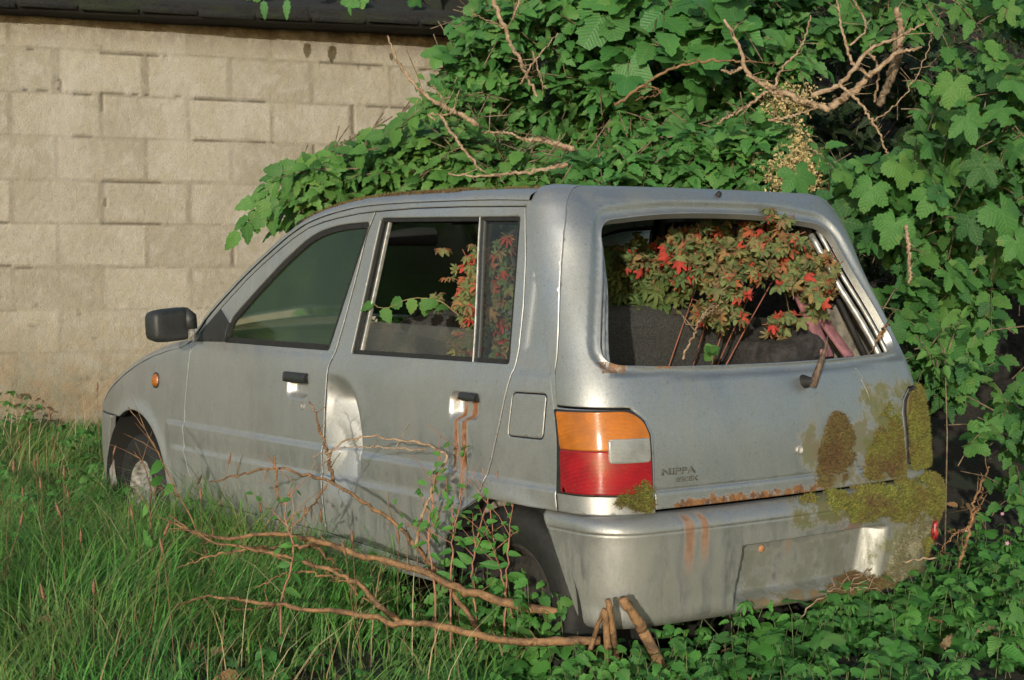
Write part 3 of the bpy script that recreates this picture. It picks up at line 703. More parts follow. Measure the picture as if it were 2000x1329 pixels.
# plate lamp socket hole stain, reflector remnant on the right corner
rf_ = MB(); c = bump_fn(np.array([[.555, .385]]))[0]; rf_.box(c+[0, -.004, 0], (.034, .010, .028), np.array(Matrix.Rotation(R_(38), 3, 'Z')), .006); rf_.build('reflector', simple('flaking_red_reflector', (.24, .02, .02), .4, bump=(60, .6, .004), var=.8), bp)
bo = MB(); c = bump_fn(np.array([[-.118, .398]]))[0]; bo.lathe([(0, .004), (.008, .004), (.010, .001), (.011, -.004)], c+[0, -.001, 0], (0, -1, 0), 16); bo.build('screw_plug', simple('rusty_plug', (.25, .12, .05), .8, var=.5), bp)
# wiper stump, lock, washer nozzle
wp = tg_fn(np.array([[.078, .838]]))[0]; wi = MB()
wi.lathe([(.0, .036), (.008, .035), (.011, .028), (.014, .016), (.018, .005), (.021, -.004)], wp, (0, -1, .1), 20); wo_ = wi.build('wiper_pivot', M['rubber'], tg)
wa = MB(); p0 = wp+[0, -.030, .0]; wa.tube(np.array([p0+[0, 0, -.012], p0+[.008, -.006, .02], p0+[.020, -.012, .055], p0+[.030, -.02, .10], p0+[.034, -.024, .135]]), [.010, .011, .009, .005, .0012], 10); wa.build('wiper_arm', simple('rusted_arm', (.085, .055, .035), .7, bump=(60, .5, .002), var=.6), wo_)
lc = tg_fn(np.array([[.015, .656]]))[0]; lo = MB(); lo.lathe([(0, .002), (.007, .002), (.009, .006), (.012, .006), (.0135, -.002)], lc, (0, -1, 0), 24); lo.build('tailgate_lock', M['steel'], tg)
nz = tg_fn(np.array([[.027, 1.368]]))[0]; no = MB(); no.lathe([(0, .014), (.007, .012), (.009, .0), (.009, -.01)], nz, (0, -.7, .7), 16); no.build('washer_nozzle', M['rubber'], tg)
# ghost of the stuck-on badge: thin letters mapped onto the tailgate
def lettering(txt, s0, h0, size, mat, name, sx=1.0):
    cu = bpy.data.curves.new(name, 'FONT'); cu.body = txt; cu.size = size; cu.extrude = 0; cu.offset = size*.035; cu.resolution_u = 3
    o = bpy.data.objects.new(name, cu); COL.objects.link(o); dg = bpy.context.evaluated_depsgraph_get(); me = bpy.data.meshes.new_from_object(o.evaluated_get(dg)); bpy.data.objects.remove(o)
    v = np.array([tuple(x.co) for x in me.vertices]); F = [tuple(p.vertices) for p in me.polygons]
    q = np.stack([s0+v[:, 0]*sx, h0+v[:, 1]], 1); P = tg_fn(q)+nrm(tg_fn, q)*.0007
    e = {}
    for f in F:
        for a, b in zip(f, f[1:]+f[:1]): e[(a, b)] = e.get((a, b), 0)+1
    n = len(P); P2 = P+nrm(tg_fn, q)*.0006; FF = [tuple(i+n for i in f) for f in F]+[(a, b, b+n, a+n) for (a, b) in e if (b, a) not in e]
    return make(name, np.concatenate([P, P2]), FF, mat, tg, smooth=False)
bm = simple('badge_glue_residue', (.085, .09, .075), .75, var=.35, bump=(90, .2, .001))
lettering('NIPPA', -.442, .6245, .0235, bm, 'badge_lettering', 1.62); lettering('850EX', -.398, .6045, .0165, bm, 'badge_lettering', 1.5)
# aperture flange and strut seen through the empty tailgate window
for s_ in (-1, 1):
    fl = MB()
    for ds, dn, r in ((.535, -.060, .011), (.548, -.040, .007)):
        q = np.array([(s_*(ds-.09*max(0, (h-.93)/.36)**1.2), h) for h in np.linspace(.90, 1.285, 14)]); p = cap0(q)+nrm(cap0, q)*dn; fl.tube(p, r, 8)
    fl.build('tailgate_aperture', M['flange'], car)
    st = MB(); a = np.array([s_*.535, .36, 1.185]); b = np.array([s_*.560, .245, .86]); a = np.array([s_*.51, .42, 1.20]); st.tube([a+(b-a)*.12, b], .0095, 12); st.tube([a, a+(b-a)*.13], .005, 8); so_ = st.build('gas_strut', M['rubber'], car)
    bd = MB(); bd.tube([a+(b-a)*.14, a+(b-a)*.20], .0105, 12); bd.build('strut_band', simple('teal_band', (.05, .33, .28), .4), so_)
    # inner trim of the rear quarter
    q = np.array([(a_+(.475+max(0, z-1.1)*.25-a_)*f_, z) for f_ in np.linspace(0, 1, 4) for z in np.linspace(.60, 1.30, 9) for a_ in [float(interp([(k[0], k[3]) for k in CAP], z))+.025]]); p = side_fn(s_, -.055, None)(q); p[:, 1] += .03*0
    q2 = np.array([(y, z) for y in np.linspace(.475, 1.22, 5) for z in np.linspace(.45, .885, 5)]); p2 = side_fn(s_, -.080, None)(q2)
    tm = MB(); tm.add(p, [(i*9+j, i*9+j+1, i*9+j+10, i*9+j+9) for i in range(3) for j in range(8)]); tm.add(p2, [(i*5+j, i*5+j+1, i*5+j+6, i*5+j+5) for i in range(4) for j in range(4)]); tm.build('side_trim', M['trim'], car)
# seats
def cushion(c, h, name, mat, rot=0, parent=car, n=14, p=3.2, lump=.010):
    th = np.linspace(-np.pi/2, np.pi/2, n); ph = np.linspace(0, 2*np.pi, 2*n, endpoint=False); V = []
    f = lambda v: np.sign(v)*np.abs(v)**(2/p)
    for t in th:
        for q in ph: V.append((f(np.cos(t))*f(np.cos(q))*h[0], f(np.cos(t))*f(np.sin(q))*h[1], f(np.sin(t))*h[2]))
    V = np.array(V); V += lump*np.sin(V*[31, 27, 33]+[1, 2, 3])[:, [1, 2, 0]]
    V = V@np.array(Matrix.Rotation(rot, 3, 'X')).T+np.asarray(c); m = 2*n
    return make(name, V, [(i*m+j, i*m+(j+1) % m, (i+1)*m+(j+1) % m, (i+1)*m+j) for i in range(n-1) for j in range(m)], mat, parent)
cushion((0, .70, .76), (.53, .075, .28), 'rear_seat_back', M['cloth'], R_(14)); cushion((0, .98, .50), (.52, .25, .09), 'rear_seat_base', M['cloth'])
for x in (-.29, .29):
    cushion((x, 1.36, .72), (.21, .07, .30), 'front_seat_back', M['cloth'], R_(14)); cushion((x, 1.60, .45), (.21, .25, .08), 'front_seat_base', M['cloth'])
cushion((.36, .42, .86), (.15, .13, .10), 'crumpled_parcel_cover', simple('blackened_cover', (.022, .020, .019), .95, bump=(25, 1, .02), var=.6), 0, lump=.02)
ds = MB(); ds.box((0, 2.25, .80), (.58, .15, .115), bev=.05); dso = ds.build('dashboard', M['black'], car)
sw = MB(); c = np.array([.23, 1.98, .86]); th = np.linspace(0, 2*np.pi, 33); ax1 = np.array([1, 0, 0]); ax2 = np.array([0, .42, .91]); sw.tube([c+.178*(math.cos(t)*ax1+math.sin(t)*ax2) for t in th], .013, 10, cap=False)
for t in (R_(200), R_(-20), R_(270)): sw.tube([c, c+.17*(math.cos(t)*ax1+math.sin(t)*ax2)], .011, 8)
sw.tube([c, c+np.array([0, .25, -.12])], .03, 10); sw.build('steering_wheel', M['rubber'], car)
mr_ = MB(); mr_.box((-.005, 1.885, 1.262), (.112, .014, .031), np.array(Matrix.Rotation(R_(-8), 3, 'Z')), .012); mr_.tube([(0, 1.90, 1.28), (0, 1.87, 1.345)], .008, 8); mr_.build('rear_view_mirror', M['dark'], car)
for x in (-.30, .30):
    vs = MB(); vs.box((x, 1.80, 1.318), (.19, .07, .008), np.array(Matrix.Rotation(R_(-14), 3, 'X')), .006); vs.build('sun_visor', M['dark'], car)
# bundle of pinkish laths leaning behind the right rear pillar
for k, (b0, b1, w) in enumerate((((.47, .245, .885), (.47, .52, 1.16), .020), ((.40, .27, .885), (.40, .40, 1.10), .024))):
    a, b = np.array(b0), np.array(b1); d = (b-a)/np.linalg.norm(b-a); X = np.array([1, 0, 0.]); X = X-d*(X@d); X /= np.linalg.norm(X); Y = np.cross(d, X)
    lt = MB(); lt.box((a+b)/2, (w, .006, np.linalg.norm(b-a)/2), np.stack([X, Y, d], 1), .002)
    o = lt.build('wooden_lath', simple('faded_pink_lath', (.20, .085, .095), .8, bump=(40, .6, .003), var=.35), None); tag(o, ('longer' if k == 0 else 'shorter and darker')+' faded pink lath leaning inside the right rear window', 'lath', 'pink laths in the boot')

for k, pts in enumerate(([(.300, .868), (.316, .845), (.330, .815)], [(.310, .838), (.322, .80), (.328, .765)], [(.255, .89), (.285, .872)])):
    Pq = spline(pts, 8); N_ = nrm(tg_fn, Pq); sc = MB(); sc.tube(tg_fn(Pq)+N_*.0002, [.0004, .0009, .0012, .0008, .0011, .0009, .0006, .0003], 5); sc.build('scratch', M['flange'], tg)

# ------------------------------------------------------------------ ground
def vnoise(x, y, seed=0):
    """smooth lattice noise, 0..1"""
    x = np.asarray(x, float); y = np.asarray(y, float); xi = np.floor(x).astype(np.int64); yi = np.floor(y).astype(np.int64); fx = x-xi; fy = y-yi; fx = fx*fx*(3-2*fx); fy = fy*fy*(3-2*fy)
    def hsh(a, b):
        n = (a*374761393+b*668265263+seed*1442695041) & 0x7fffffff; n = ((n ^ (n >> 13))*1274126177) & 0x7fffffff; return ((n ^ (n >> 16)) & 0xffff)/65535.
    return (hsh(xi, yi)*(1-fx)+hsh(xi+1, yi)*fx)*(1-fy)+(hsh(xi, yi+1)*(1-fx)+hsh(xi+1, yi+1)*fx)*fy
def fbm(x, y, s=0, o=4): return sum(vnoise(x*2**k, y*2**k, s+k)*.5**k for k in range(o))/sum(.5**k for k in range(o))
FH = np.array([.6113, .7914]); RH = np.array([.7914, -.6113])
def cam_xz(x, y): dx = x-CP[0]; dy = y-CP[1]; return dx*RH[0]+dy*RH[1], dx*FH[0]+dy*FH[1]
def gz(x, y):
    X, Z = cam_xz(x, y)
    h = .20*sm(Z+X*-.25, 6.6, 8.6)+.05*sm(-X, .6, 1.8)*(1-sm(Z, 4, 7))
    return h+.05*(fbm(x*1.3+5, y*1.3, 3)-.5)+.015*(fbm(x*9, y*9, 5, 2)-.5)+.085
t = np.concatenate([-np.geomspace(900, 9, 14), np.linspace(-8, 10, 150), np.geomspace(11, 900, 14)]); gx, gy = np.meshgrid(t, t+1)
gzv = gz(gx, gy); n = len(t); V = np.stack([gx.ravel(), gy.ravel(), gzv.ravel()], 1); i, j = np.meshgrid(np.arange(n-1), np.arange(n-1)); a = (j*n+i).ravel()
gm = NT('soil_and_litter'); n1 = gm.noise(3, 8, .7); n2 = gm.noise(45, 6, .7)
gm.inp('Base Color', gm.mix(gm.mr(n1, .4, .62), gm.mix(gm.mr(n2, .4, .6), (.030, .022, .014), (.060, .042, .024)), gm.mix(gm.mr(n2, .4, .62), (.022, .032, .012), (.040, .05, .02)))).inp('Roughness', .95); gm.bump(n2, .9, .03)
o = make('ground', V, np.stack([a, a+1, a+n+1, a+n], 1), gm.m); tag(o, 'dark damp soil and leaf litter under grass and weeds', 'ground', kind='structure')
# ------------------------------------------------------------------ block wall
WN = -.4233*RH+.9059*FH; WT = .9059*RH+.4233*FH
def wallp(u, z, d=0):
    """d: towards the viewer"""
    u = np.asarray(u, float); z = np.asarray(z, float); b = CP[:2]; return np.stack([b[0]+(8.584-d)*WN[0]+u*WT[0], b[1]+(8.584-d)*WN[1]+u*WT[1], z+0*u], -1)
U0, U1, Z0, Z1 = -.6, 5.2, .0, 2.56; du = .0115; uu = np.arange(U0, U1, du); zz = np.arange(Z0, Z1, du); gu, gv = np.meshgrid(uu, zz)
pitch, rowh = .4585, .2235
wu = gu+.010*(fbm(gu*7, gv*7, 11)-.5)+.006*(fbm(gu*30, gv*30, 12, 2)-.5); wz = gv+.012*(fbm(gu*5, gv*6, 13)-.5)+.006*(fbm(gu*30, gv*30, 14, 2)-.5)
row = np.floor((wz-2.05)/rowh).astype(int); fz = (wz-2.05)/rowh-row
hh = lambda a, b, s=0: vnoise(a*1.0+.5*0, b*1.0, 40+s)
off = np.where(row % 2 == 0, 0, .5); cu_ = (wu-1.418)/pitch-off; colm = np.floor(cu_).astype(int); fu = cu_-colm
jw = .5*(.014+.040*vnoise(colm+.0, row+.0, 51)**2); jw2 = .5*(.014+.040*vnoise(colm+1., row+.0, 51)**2)
jl = np.minimum(fu*pitch-jw, (1-fu)*pitch-jw2); jh = np.minimum(fz*rowh, (1-fz)*rowh)-.0065; jd = np.minimum(jl, jh)      # distance inside the block
blk = sm(jd, -.003, .006); smear = sm(fbm(gu*3.1, gv*3.3, 21), .46, .60); low = 1-sm(gv+.12*(fbm(gu*2, gv*2, 25)-.5), 1.04, 1.16)
smear = np.maximum(smear*.75, low*.93)
dpt = blk*(.0045+.0012*(vnoise(colm+.0, row+.0, 31)))+(1-blk)*(.0046+smear*.0016)
crk = (np.abs(np.minimum(fz*rowh, (1-fz)*rowh)-.004) < .0045) & (fbm(gu*2.6, row*7.3, 61) > .66); crk2 = (np.abs(fu*pitch-jw) < .006) & (fbm(colm*3.7, gv*3+row*5, 62) > .68)
dpt = dpt-np.where(crk | crk2, .012, 0)*(1-low*.6)+.0022*(fbm(gu*40, gv*40, 71, 3)-.5)+.0016*rng.normal(size=gu.shape)
pits = sm(fbm(gu*23, gv*23, 81, 2), .80, .86)*sm(fbm(gu*1.5, gv*1.5, 83), .45, .6); dpt = dpt-.004*pits
V = wallp(gu.ravel(), gv.ravel(), 0); V[:, 0] -= WN[0]*dpt.ravel(); V[:, 1] -= WN[1]*dpt.ravel()
n, m = gu.shape; i, j = np.meshgrid(np.arange(m-1), np.arange(n-1)); a = (j*m+i).ravel(); F = np.stack([a, a+1, a+m+1, a+m], 1)
nv = len(V); bord = np.concatenate([np.arange(m), np.arange(1, n)*m+m-1, (n-1)*m+np.arange(m-1)[::-1], np.arange(1, n-1)[::-1]*m]); V2 = V[bord].copy(); V2[:, 0] += WN[0]*.22; V2[:, 1] += WN[1]*.22; k = len(bord)
Fr = np.array([(bord[q], nv+q, nv+(q+1) % k, bord[(q+1) % k]) for q in range(k)]); F = np.concatenate([F, Fr])
wm_ = NT('concrete_blocks'); at_ = wm_.n('Attribute', attribute_name='joint'); sp_ = wm_.sep(at_.outputs['Vector']); n1 = wm_.noise(2.2, 8, .7); n2 = wm_.noise(120, 5, .7); n3 = wm_.noise(11, 7, .7); z_ = wm_.sep(wm_.pos())[2]
c = wm_.mix(sp_[1], (.285, .258, .195), (.365, .335, .262)); c = wm_.mix(wm_.mr(n3, .42, .68, 0, .55), c, (.42, .40, .36)); c = wm_.mix(wm_.math('MULTIPLY', sp_[0], wm_.mr(n3, .3, .62, .12, .85)), c, (.20, .178, .13))
c = wm_.mix(wm_.mr(n2, .30, .50, .55, 0), c, (.20, .165, .105)); c = wm_.mix(wm_.mr(n2, .62, .8, 0, .5), c, (.72, .66, .52)); c = wm_.mix(sp_[2], c, (.07, .055, .04))
base = wm_.math('MULTIPLY', wm_.mr(z_, 1.0, .40), wm_.mr(n1, .3, .66, .25, 1)); c = wm_.mix(base, c, wm_.mix(wm_.mr(n3, .4, .6), (.21, .14, .07), (.15, .14, .085)))
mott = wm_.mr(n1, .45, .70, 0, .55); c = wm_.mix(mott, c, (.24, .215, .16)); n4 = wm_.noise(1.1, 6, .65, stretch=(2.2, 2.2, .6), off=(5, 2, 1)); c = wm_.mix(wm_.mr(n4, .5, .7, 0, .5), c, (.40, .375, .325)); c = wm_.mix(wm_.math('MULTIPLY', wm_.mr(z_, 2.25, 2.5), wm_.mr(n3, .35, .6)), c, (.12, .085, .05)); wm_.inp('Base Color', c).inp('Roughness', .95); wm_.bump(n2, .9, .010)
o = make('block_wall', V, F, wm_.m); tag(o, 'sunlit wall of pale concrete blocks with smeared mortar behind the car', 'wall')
ca = o.data.color_attributes.new('joint', 'FLOAT_COLOR', 'POINT'); cc = np.zeros((len(V), 4), np.float32); cc[:nv, 0] = ((1-blk)*(1-.55*low)).ravel(); cc[:nv, 1] = vnoise(colm*1., row*1., 91).ravel(); cc[:nv, 2] = np.clip((crk | crk2)*(1-low*.5)*.8+pits*.5, 0, 1).ravel(); cc[:, 3] = 1; ca.data.foreach_set('color', cc.ravel())
# eave and mossy roof of the shed above it
rt = empty('shed_roof', tuple(wallp(2.0, 2.5)), 'low dark mossy roof edge over the block wall', 'roof')
sl_ = NT('mossy_slates'); n1 = sl_.noise(5, 8, .7); n2 = sl_.noise(60, 6, .7); sl_.inp('Base Color', sl_.mix(sl_.mr(n1, .45, .62), sl_.mix(sl_.mr(n2, .4, .6), (.006, .0055, .005), (.016, .014, .011)), (.014, .019, .006))).inp('Roughness', .92); sl_.bump(sl_.math('ADD', n2, n1), .9, .02)
def eave_z(u): return 2.440+.010*(u-1.13)+.003*np.sin(u*2.1)
mb = MB(); us = np.linspace(-1.2, 5.6, 90); pr = [(.0, -.01), (.165, -.005), (.180, .010), (.180, .055), (.16, .075), (-.2, .235), (-1.6, 1.05), (-1.6, .9), (-.2, .12), (0, .03)]
V = np.concatenate([[wallp(u, eave_z(u)+b+.012*(fbm(u*6, b*9, 3)-.5), a+(.055*(u-1.13)+.02 if a > .1 else 0)+.012*(fbm(u*7, a*9, 4)-.5)) for a, b in pr] for u in us]); k = len(pr)
mb.add(V, [(i*k+j, (i+1)*k+j, (i+1)*k+(j+1) % k, i*k+(j+1) % k) for i in range(len(us)-1) for j in range(k)]); mb.build('roof_slope', sl_.m, rt)
mb = MB(); 
for r in range(5):
    for u in np.arange(-1.2+(r % 2)*.15, 5.5, .30):
        c0 = wallp(u+.15, float(eave_z(u))+.075+r*.105+rng.normal()*.003, .11+.055*(u-1.13)-.2*r)
        mb.box(c0, (.145, .012, .14), np.array(Matrix.Rotation(math.atan2(WT[1], WT[0]), 3, 'Z') @ Matrix.Rotation(R_(118)+rng.normal()*.02, 3, 'X')), .004)
mb.build('slates', sl_.m, rt)
# ------------------------------------------------------------------ leaves
def leafmat(name, cols, rough=.5, trans=.22, vein=1.0, spot=.0, spotcol=(.2, .05, .02), vscale=9, bs=.5):
    m = NT(name); g = m.n('NewGeometry'); r = g.outputs['Random Per Island']; uvn = m.n('UVMap'); u, v = m.sep(uvn.outputs[0])[:2]
    st = [(i/max(1, len(cols)-1)*.999, c) for i, c in enumerate(cols)]; c = m.ramp(r, st)
    au = m.math('ABSOLUTE', u); ph = m.math('MULTIPLY', m.math('SUBTRACT', v, m.math('MULTIPLY', au, .8)), vscale); fr = m.math('ABSOLUTE', m.math('SUBTRACT', m.math('FRACT', ph), .5))
    side = m.mr(fr, .09, .0); mid = m.mr(au, .022, .0); ve = m.math('MULTIPLY', m.math('MAXIMUM', side, mid), vein)
    c = m.mix(m.math('MULTIPLY', ve, .35), c, (.20, .27, .10)); n = m.noise(35, 5, .6); c = m.mix(m.mr(n, .35, .7, 0, .35), c, m.mix(.5, c, (.02, .05, .015)))
    c = m.mix(m.math('MULTIPLY', m.mr(m.noise(9, 4, .6), .60, .72), .45), c, (.14, .19, .05)); c = m.mix(m.math('MULTIPLY', m.mr(m.noise(130, 3, .6), .68, .74), .7), c, (.10, .06, .025))
    if spot: c = m.mix(m.math('MULTIPLY', m.mr(m.noise(60, 4, .7), .58, .66), spot), c, spotcol)
    m.inp('Base Color', c).inp('Roughness', rough).inp('Specular IOR Level', .28)
    bul = m.mr(fr, .5, .0); m.bump(m.math('ADD', m.math('MULTIPLY', bul, -.5), m.math('MULTIPLY', n, .4)), bs, .004)
    t = m.n('BsdfTranslucent'); m.l(m.mix(.5, c, (.10, .32, .03), 'MIX'), t.inputs[0]); x = m.n('MixShader'); x.inputs[0].default_value = trans; m.l(m.b.outputs[0], x.inputs[1]); m.l(t.outputs[0], x.inputs[2]); m.l(x.outputs[0], m.out.inputs[0])
    return m.m
def ovate(w=.62, serr=.035, n=8, fold=.16, droop=.22, asym=0):
    ts = np.linspace(0, 1, n+1); V = []; UV = []
    for i, t in enumerate(ts):
        hw = w*.5*(math.sin(math.pi*min(1, t**.72))**.85)*(1-.15*t) if 0 < t < 1 else 0
        sr = serr*(1 if i % 2 else -.4) if 0 < t < 1 else 0; z = -droop*t*t
        V += [(-(hw+sr), t-sr*.5, z+fold*hw*1.1), (0, t, z), ((hw+sr), t-sr*.5, z+fold*hw*1.1)]; UV += [(-(hw+sr), t), (0, t), (hw+sr, t)]
    F = []
    for i in range(n):
        a, b = 3*i, 3*(i+1)
        if i == 0: F += [(1, b+1, b), (1, b+2, b+1)]
        elif i == n-1: F += [(a, a+1, b+1), (a+1, a+2, b+1)]
        else: F += [(a, a+1, b+1), (a, b+1, b), (a+1, a+2, b+2), (a+1, b+2, b+1)]
    V = np.array(V); UV = np.array(UV); used = sorted({i for f in F for i in f}); mp = {u: i for i, u in enumerate(used)}
    return V[used], np.array([[mp[i] for i in f] for f in F]), UV[used]
def palmate(lobes=5, depth=.42, serr=.04, droop=.25, cup=.10, spread=135, narrow=0, point=0):
    """outline fan: lobes with toothed margins round the stalk point"""
    ang = np.linspace(-spread, spread, lobes); L = [1-.30*abs(a)/spread for a in ang]; pts = []
    pts.append((0.0, -.02))
    for k, (a, l) in enumerate(zip(ang, L)):
        st = (ang[1]-ang[0]) if lobes > 1 else 60
        prof = [(-.5, 1-depth), (-.34, .80-depth*narrow), (-.25, .83-point), (-.12, .92-point*.9), (0, 1.0), (.12, .92-point*.9), (.25, .83-point), (.34, .80-depth*narrow)]
        if k == 0: prof = [(-.62, .30)]+prof[1:]
        if k == lobes-1: prof = prof+[(.62, .30)]
        for q, (f, r) in enumerate(prof):
            th = R_(a+f*st); rr = l*r*(1+(serr if q % 2 else -serr)); pts.append((math.sin(th)*rr, math.cos(th)*rr*1.0+.10*0))
    P = np.array(pts); P[1:, 1] += 0; m = len(P)-1; inner = P[1:]*.5; V = []; 
    r = np.linalg.norm(P, axis=1); z = -droop*r*r*.6
    th = np.degrees(np.arctan2(P[:, 0], P[:, 1])); rid = np.cos(np.radians((th-ang[0])/(ang[1]-ang[0])*360)) if lobes > 1 else 0; z = z+cup*.5*rid*r*-.6+cup*.2
    ri = r[1:]*.5; zi = -droop*ri*ri*.6+cup*rid[1:]*-.35*ri+.02
    V = np.concatenate([np.c_[P, z], np.c_[inner, zi]]); V[0, 2] = 0; F = []
    for i in range(1, m):
        F += [(0, m+i+1, m+i), (m+i, m+i+1, i+1), (m+i, i+1, i)]
    V[:, 1] += 0; UV = V[:, :2].copy(); mn = UV[:, 1].min(); UV[:, 1] -= mn
    return V, np.array(F), UV
def place(tmpl, pos, tip, nor, size, sq=1.0):
    """copies of a leaf: arrays of positions, tip directions, face normals, sizes"""
    V, F, UV = tmpl; pos = np.asarray(pos); tip = tip/(np.linalg.norm(tip, axis=1)[:, None]+1e-9); nor = nor-tip*(nor*tip).sum(1)[:, None]; nor /= np.linalg.norm(nor, axis=1)[:, None]+1e-9; sd = np.cross(tip, nor)
    n, k = len(pos), len(V); sx = np.broadcast_to(np.asarray(sq, float), (n,)); size = np.broadcast_to(np.asarray(size, float), (n,))
    P = pos[:, None, :]+size[:, None, None]*(V[None, :, 0:1]*sd[:, None, :]*sx[:, None, None]+V[None, :, 1:2]*tip[:, None, :]+V[None, :, 2:3]*nor[:, None, :])
    return P.reshape(-1, 3), (F[None]+np.arange(n)[:, None, None]*k).reshape(-1, F.shape[1]), np.tile(UV, (n, 1))
class Leaves:
    def __init__(s): s.V = []; s.F = []; s.U = []; s.n = 0
    def add(s, P, F, U): s.V.append(P); s.F.append(F+s.n); s.U.append(U); s.n += len(P)
    def build(s, name, mat, parent=None): return make(name, np.concatenate(s.V), np.concatenate(s.F), mat, parent, uv=np.concatenate(s.U))
def unit(v): v = np.asarray(v, float); return v/(np.linalg.norm(v, axis=-1, keepdims=True)+1e-9)
TOCAM = -FW; UPW = np.array([0, 0, 1.])
def in_poly(poly, n, pad=0):
    P = np.asarray(poly, float); lo, hi = P.min(0), P.max(0); out = np.zeros((0, 2))
    while len(out) < n:
        q = lo+rng.random((n*3, 2))*(hi-lo); q = q[inside(P, q)]; out = np.concatenate([out, q])
    return out[:n]
def atv(px, depth):
    px = np.asarray(px); d = np.asarray(depth)[:, None]; return CP+d*(FW+RT*((px[:, 0:1]-1000)/FPX)+UP*((664.5-px[:, 1:2])/FPX))
def sprays(poly, depth, n, kind, size, L, T, rel=1.0, amp=.35, nseed=0, lean=(0, 0, 0), bush=.5, per=(5, 9), twig=.0022, out=None, clump=.0, drp=.35, up=.75, face=.75, rnd=.45):
    """leafy twigs filling a volume whose middle section is a polygon. L: {template: Leaves}"""
    q = in_poly(poly, n); 
    if clump: 
        k = fbm(q[:, 0]/95, q[:, 1]/95, 200+nseed, 3); q = q[k > clump]; n = len(q)
    bump_ = fbm(q[:, 0]/130, q[:, 1]/110, 100+nseed, 3)
    d = depth(q) if callable(depth) else np.full(n, float(depth)); d = d+amp*(1-bump_)*1.4-amp*.7+rng.random(n)*bush
    A = atv(q, d); nb = rng.integers(per[0], per[1], n)
    outd = unit(np.array([TOCAM*.55+UPW*.25+np.asarray(lean)])+rng.normal(size=(n, 3))*.55)
    if out is not None: outd = unit(outd+out(q))
    for i in range(n):
        k = nb[i]; ln = k*size*.42*(.8+.4*rng.random()); dr = outd[i]; t = np.linspace(0, 1, k+1)[1:]
        pts = A[i]-dr*ln*.6+np.outer(t, dr)*ln+np.outer(t*t, -UPW)*ln*drp
        tn = unit(dr-2*UPW*drp*.6); side = unit(np.cross(tn, UPW+rng.normal(size=3)*.2)); s_ = np.where(np.arange(k) % 2 == 0, 1, -1)[:, None]
        tipd = unit(side*s_*.9+tn*.75-UPW*.25+rng.normal(size=(k, 3))*.22); tipd[-1] = unit(tn+rng.normal(size=3)*.1)
        nor = unit(UPW*up+TOCAM*face+sdir*.25+rng.normal(size=(k, 3))*rnd); sz = size*(.62+.5*rng.random(k))
        L.add(*place(kind[rng.integers(len(kind))], pts+tipd*sz[:, None]*.08, tipd, nor, sz, .85+.3*rng.random(k)))
        if twig and T is not None: T.tube(np.vstack([A[i]-dr*ln*.9, A[i]-dr*ln*.4, pts[len(pts)//2], pts[-1]]), [twig*1.3, twig, twig*.8, twig*.4], 4, cap=False)
O1 = [ovate(.60, .05), ovate(.50, .055, droop=.36, fold=.28), ovate(.70, .06, droop=.1, fold=.08), ovate(.56, .05, droop=.5, fold=.4)]
O2 = [ovate(.50, .02, 5, droop=.30), ovate(.46, .02, 5, fold=.3, droop=.15)]
P1 = [palmate(5, .34, .05), palmate(5, .28, .055, droop=.4, cup=.16), palmate(3, .30, .05, spread=85)]
def vineleaf(depth=.30, teeth=.045, droop=.3, cup=.12, nl=5, spread=120, n=60, seed=0, pw=.75):
    th = np.linspace(-158, 158, n); ax = np.linspace(-spread, spread, nl); st = ax[1]-ax[0]; L = 1-.36*np.abs(th)/158; ph = (th-ax[0])/st
    lob = np.abs(np.cos(np.pi*ph))**pw; r = L*(1-depth*(1-lob))+teeth*(((th/9.5) % 1)*1.9-.7); r[[0, -1]] *= .45; k = np.clip(np.round(ph), 0, nl-1).astype(int); dth = np.radians(th-ax[k])
    V = [[0, 0, 0]]; UV = [[0, 0]]; rings = (.22, .45, .72, 1.0); rid = np.cos(2*np.pi*ph)
    for q in rings:
        rr = r*q; z = -droop*rr**2*.7+cup*.35*rr*(-rid)*q+.05*np.sin(th*.05+seed)*rr; a = np.radians(th)
        V += np.c_[np.sin(a)*rr, np.cos(a)*rr, z].tolist(); UV += np.c_[np.sin(dth)*rr, np.cos(dth)*rr].tolist()
    F = [(0, 1+i+1, 1+i) for i in range(n-1)]
    for b in range(len(rings)-1):
        o = 1+b*n
        for i in range(n-1): F += [(o+i, o+i+1, o+n+i+1), (o+i, o+n+i+1, o+n+i)]
    return np.array(V), np.array(F), np.array(UV)
V1 = [vineleaf(.40, .06, pw=1.1), vineleaf(.34, .07, .5, .2, seed=1, pw=1.0), vineleaf(.48, .06, .25, .15, seed=2, pw=1.2), vineleaf(.34, .07, .4, .25, nl=3, spread=85, seed=3, pw=1.1)]
P3 = [vineleaf(.50, .13, .5, .3, nl=5, spread=112, n=44, seed=4, pw=1.4), vineleaf(.58, .15, .8, .5, nl=5, spread=100, n=40, seed=5, pw=1.5), vineleaf(.45, .14, .6, .4, nl=3, spread=70, n=32, seed=6, pw=1.2), vineleaf(.5, .13, 1.1, .2, nl=5, spread=120, n=40, seed=7, pw=1.3)]
bark = NT('grey_brown_bark'); nb_ = bark.noise(30, 7, .7); bark.inp('Base Color', bark.mix(bark.mr(nb_, .35, .65), (.07, .045, .025), (.20, .15, .09))).inp('Roughness', .85); bark.bump(nb_, .8, .006)
barkd = NT('pale_dead_wood'); nb_ = barkd.noise(40, 7, .7, stretch=(1, 1, 1)); barkd.inp('Base Color', barkd.mix(barkd.mr(nb_, .35, .65), (.16, .10, .055), (.34, .25, .16))).inp('Roughness', .85); barkd.bump(nb_, .8, .005)
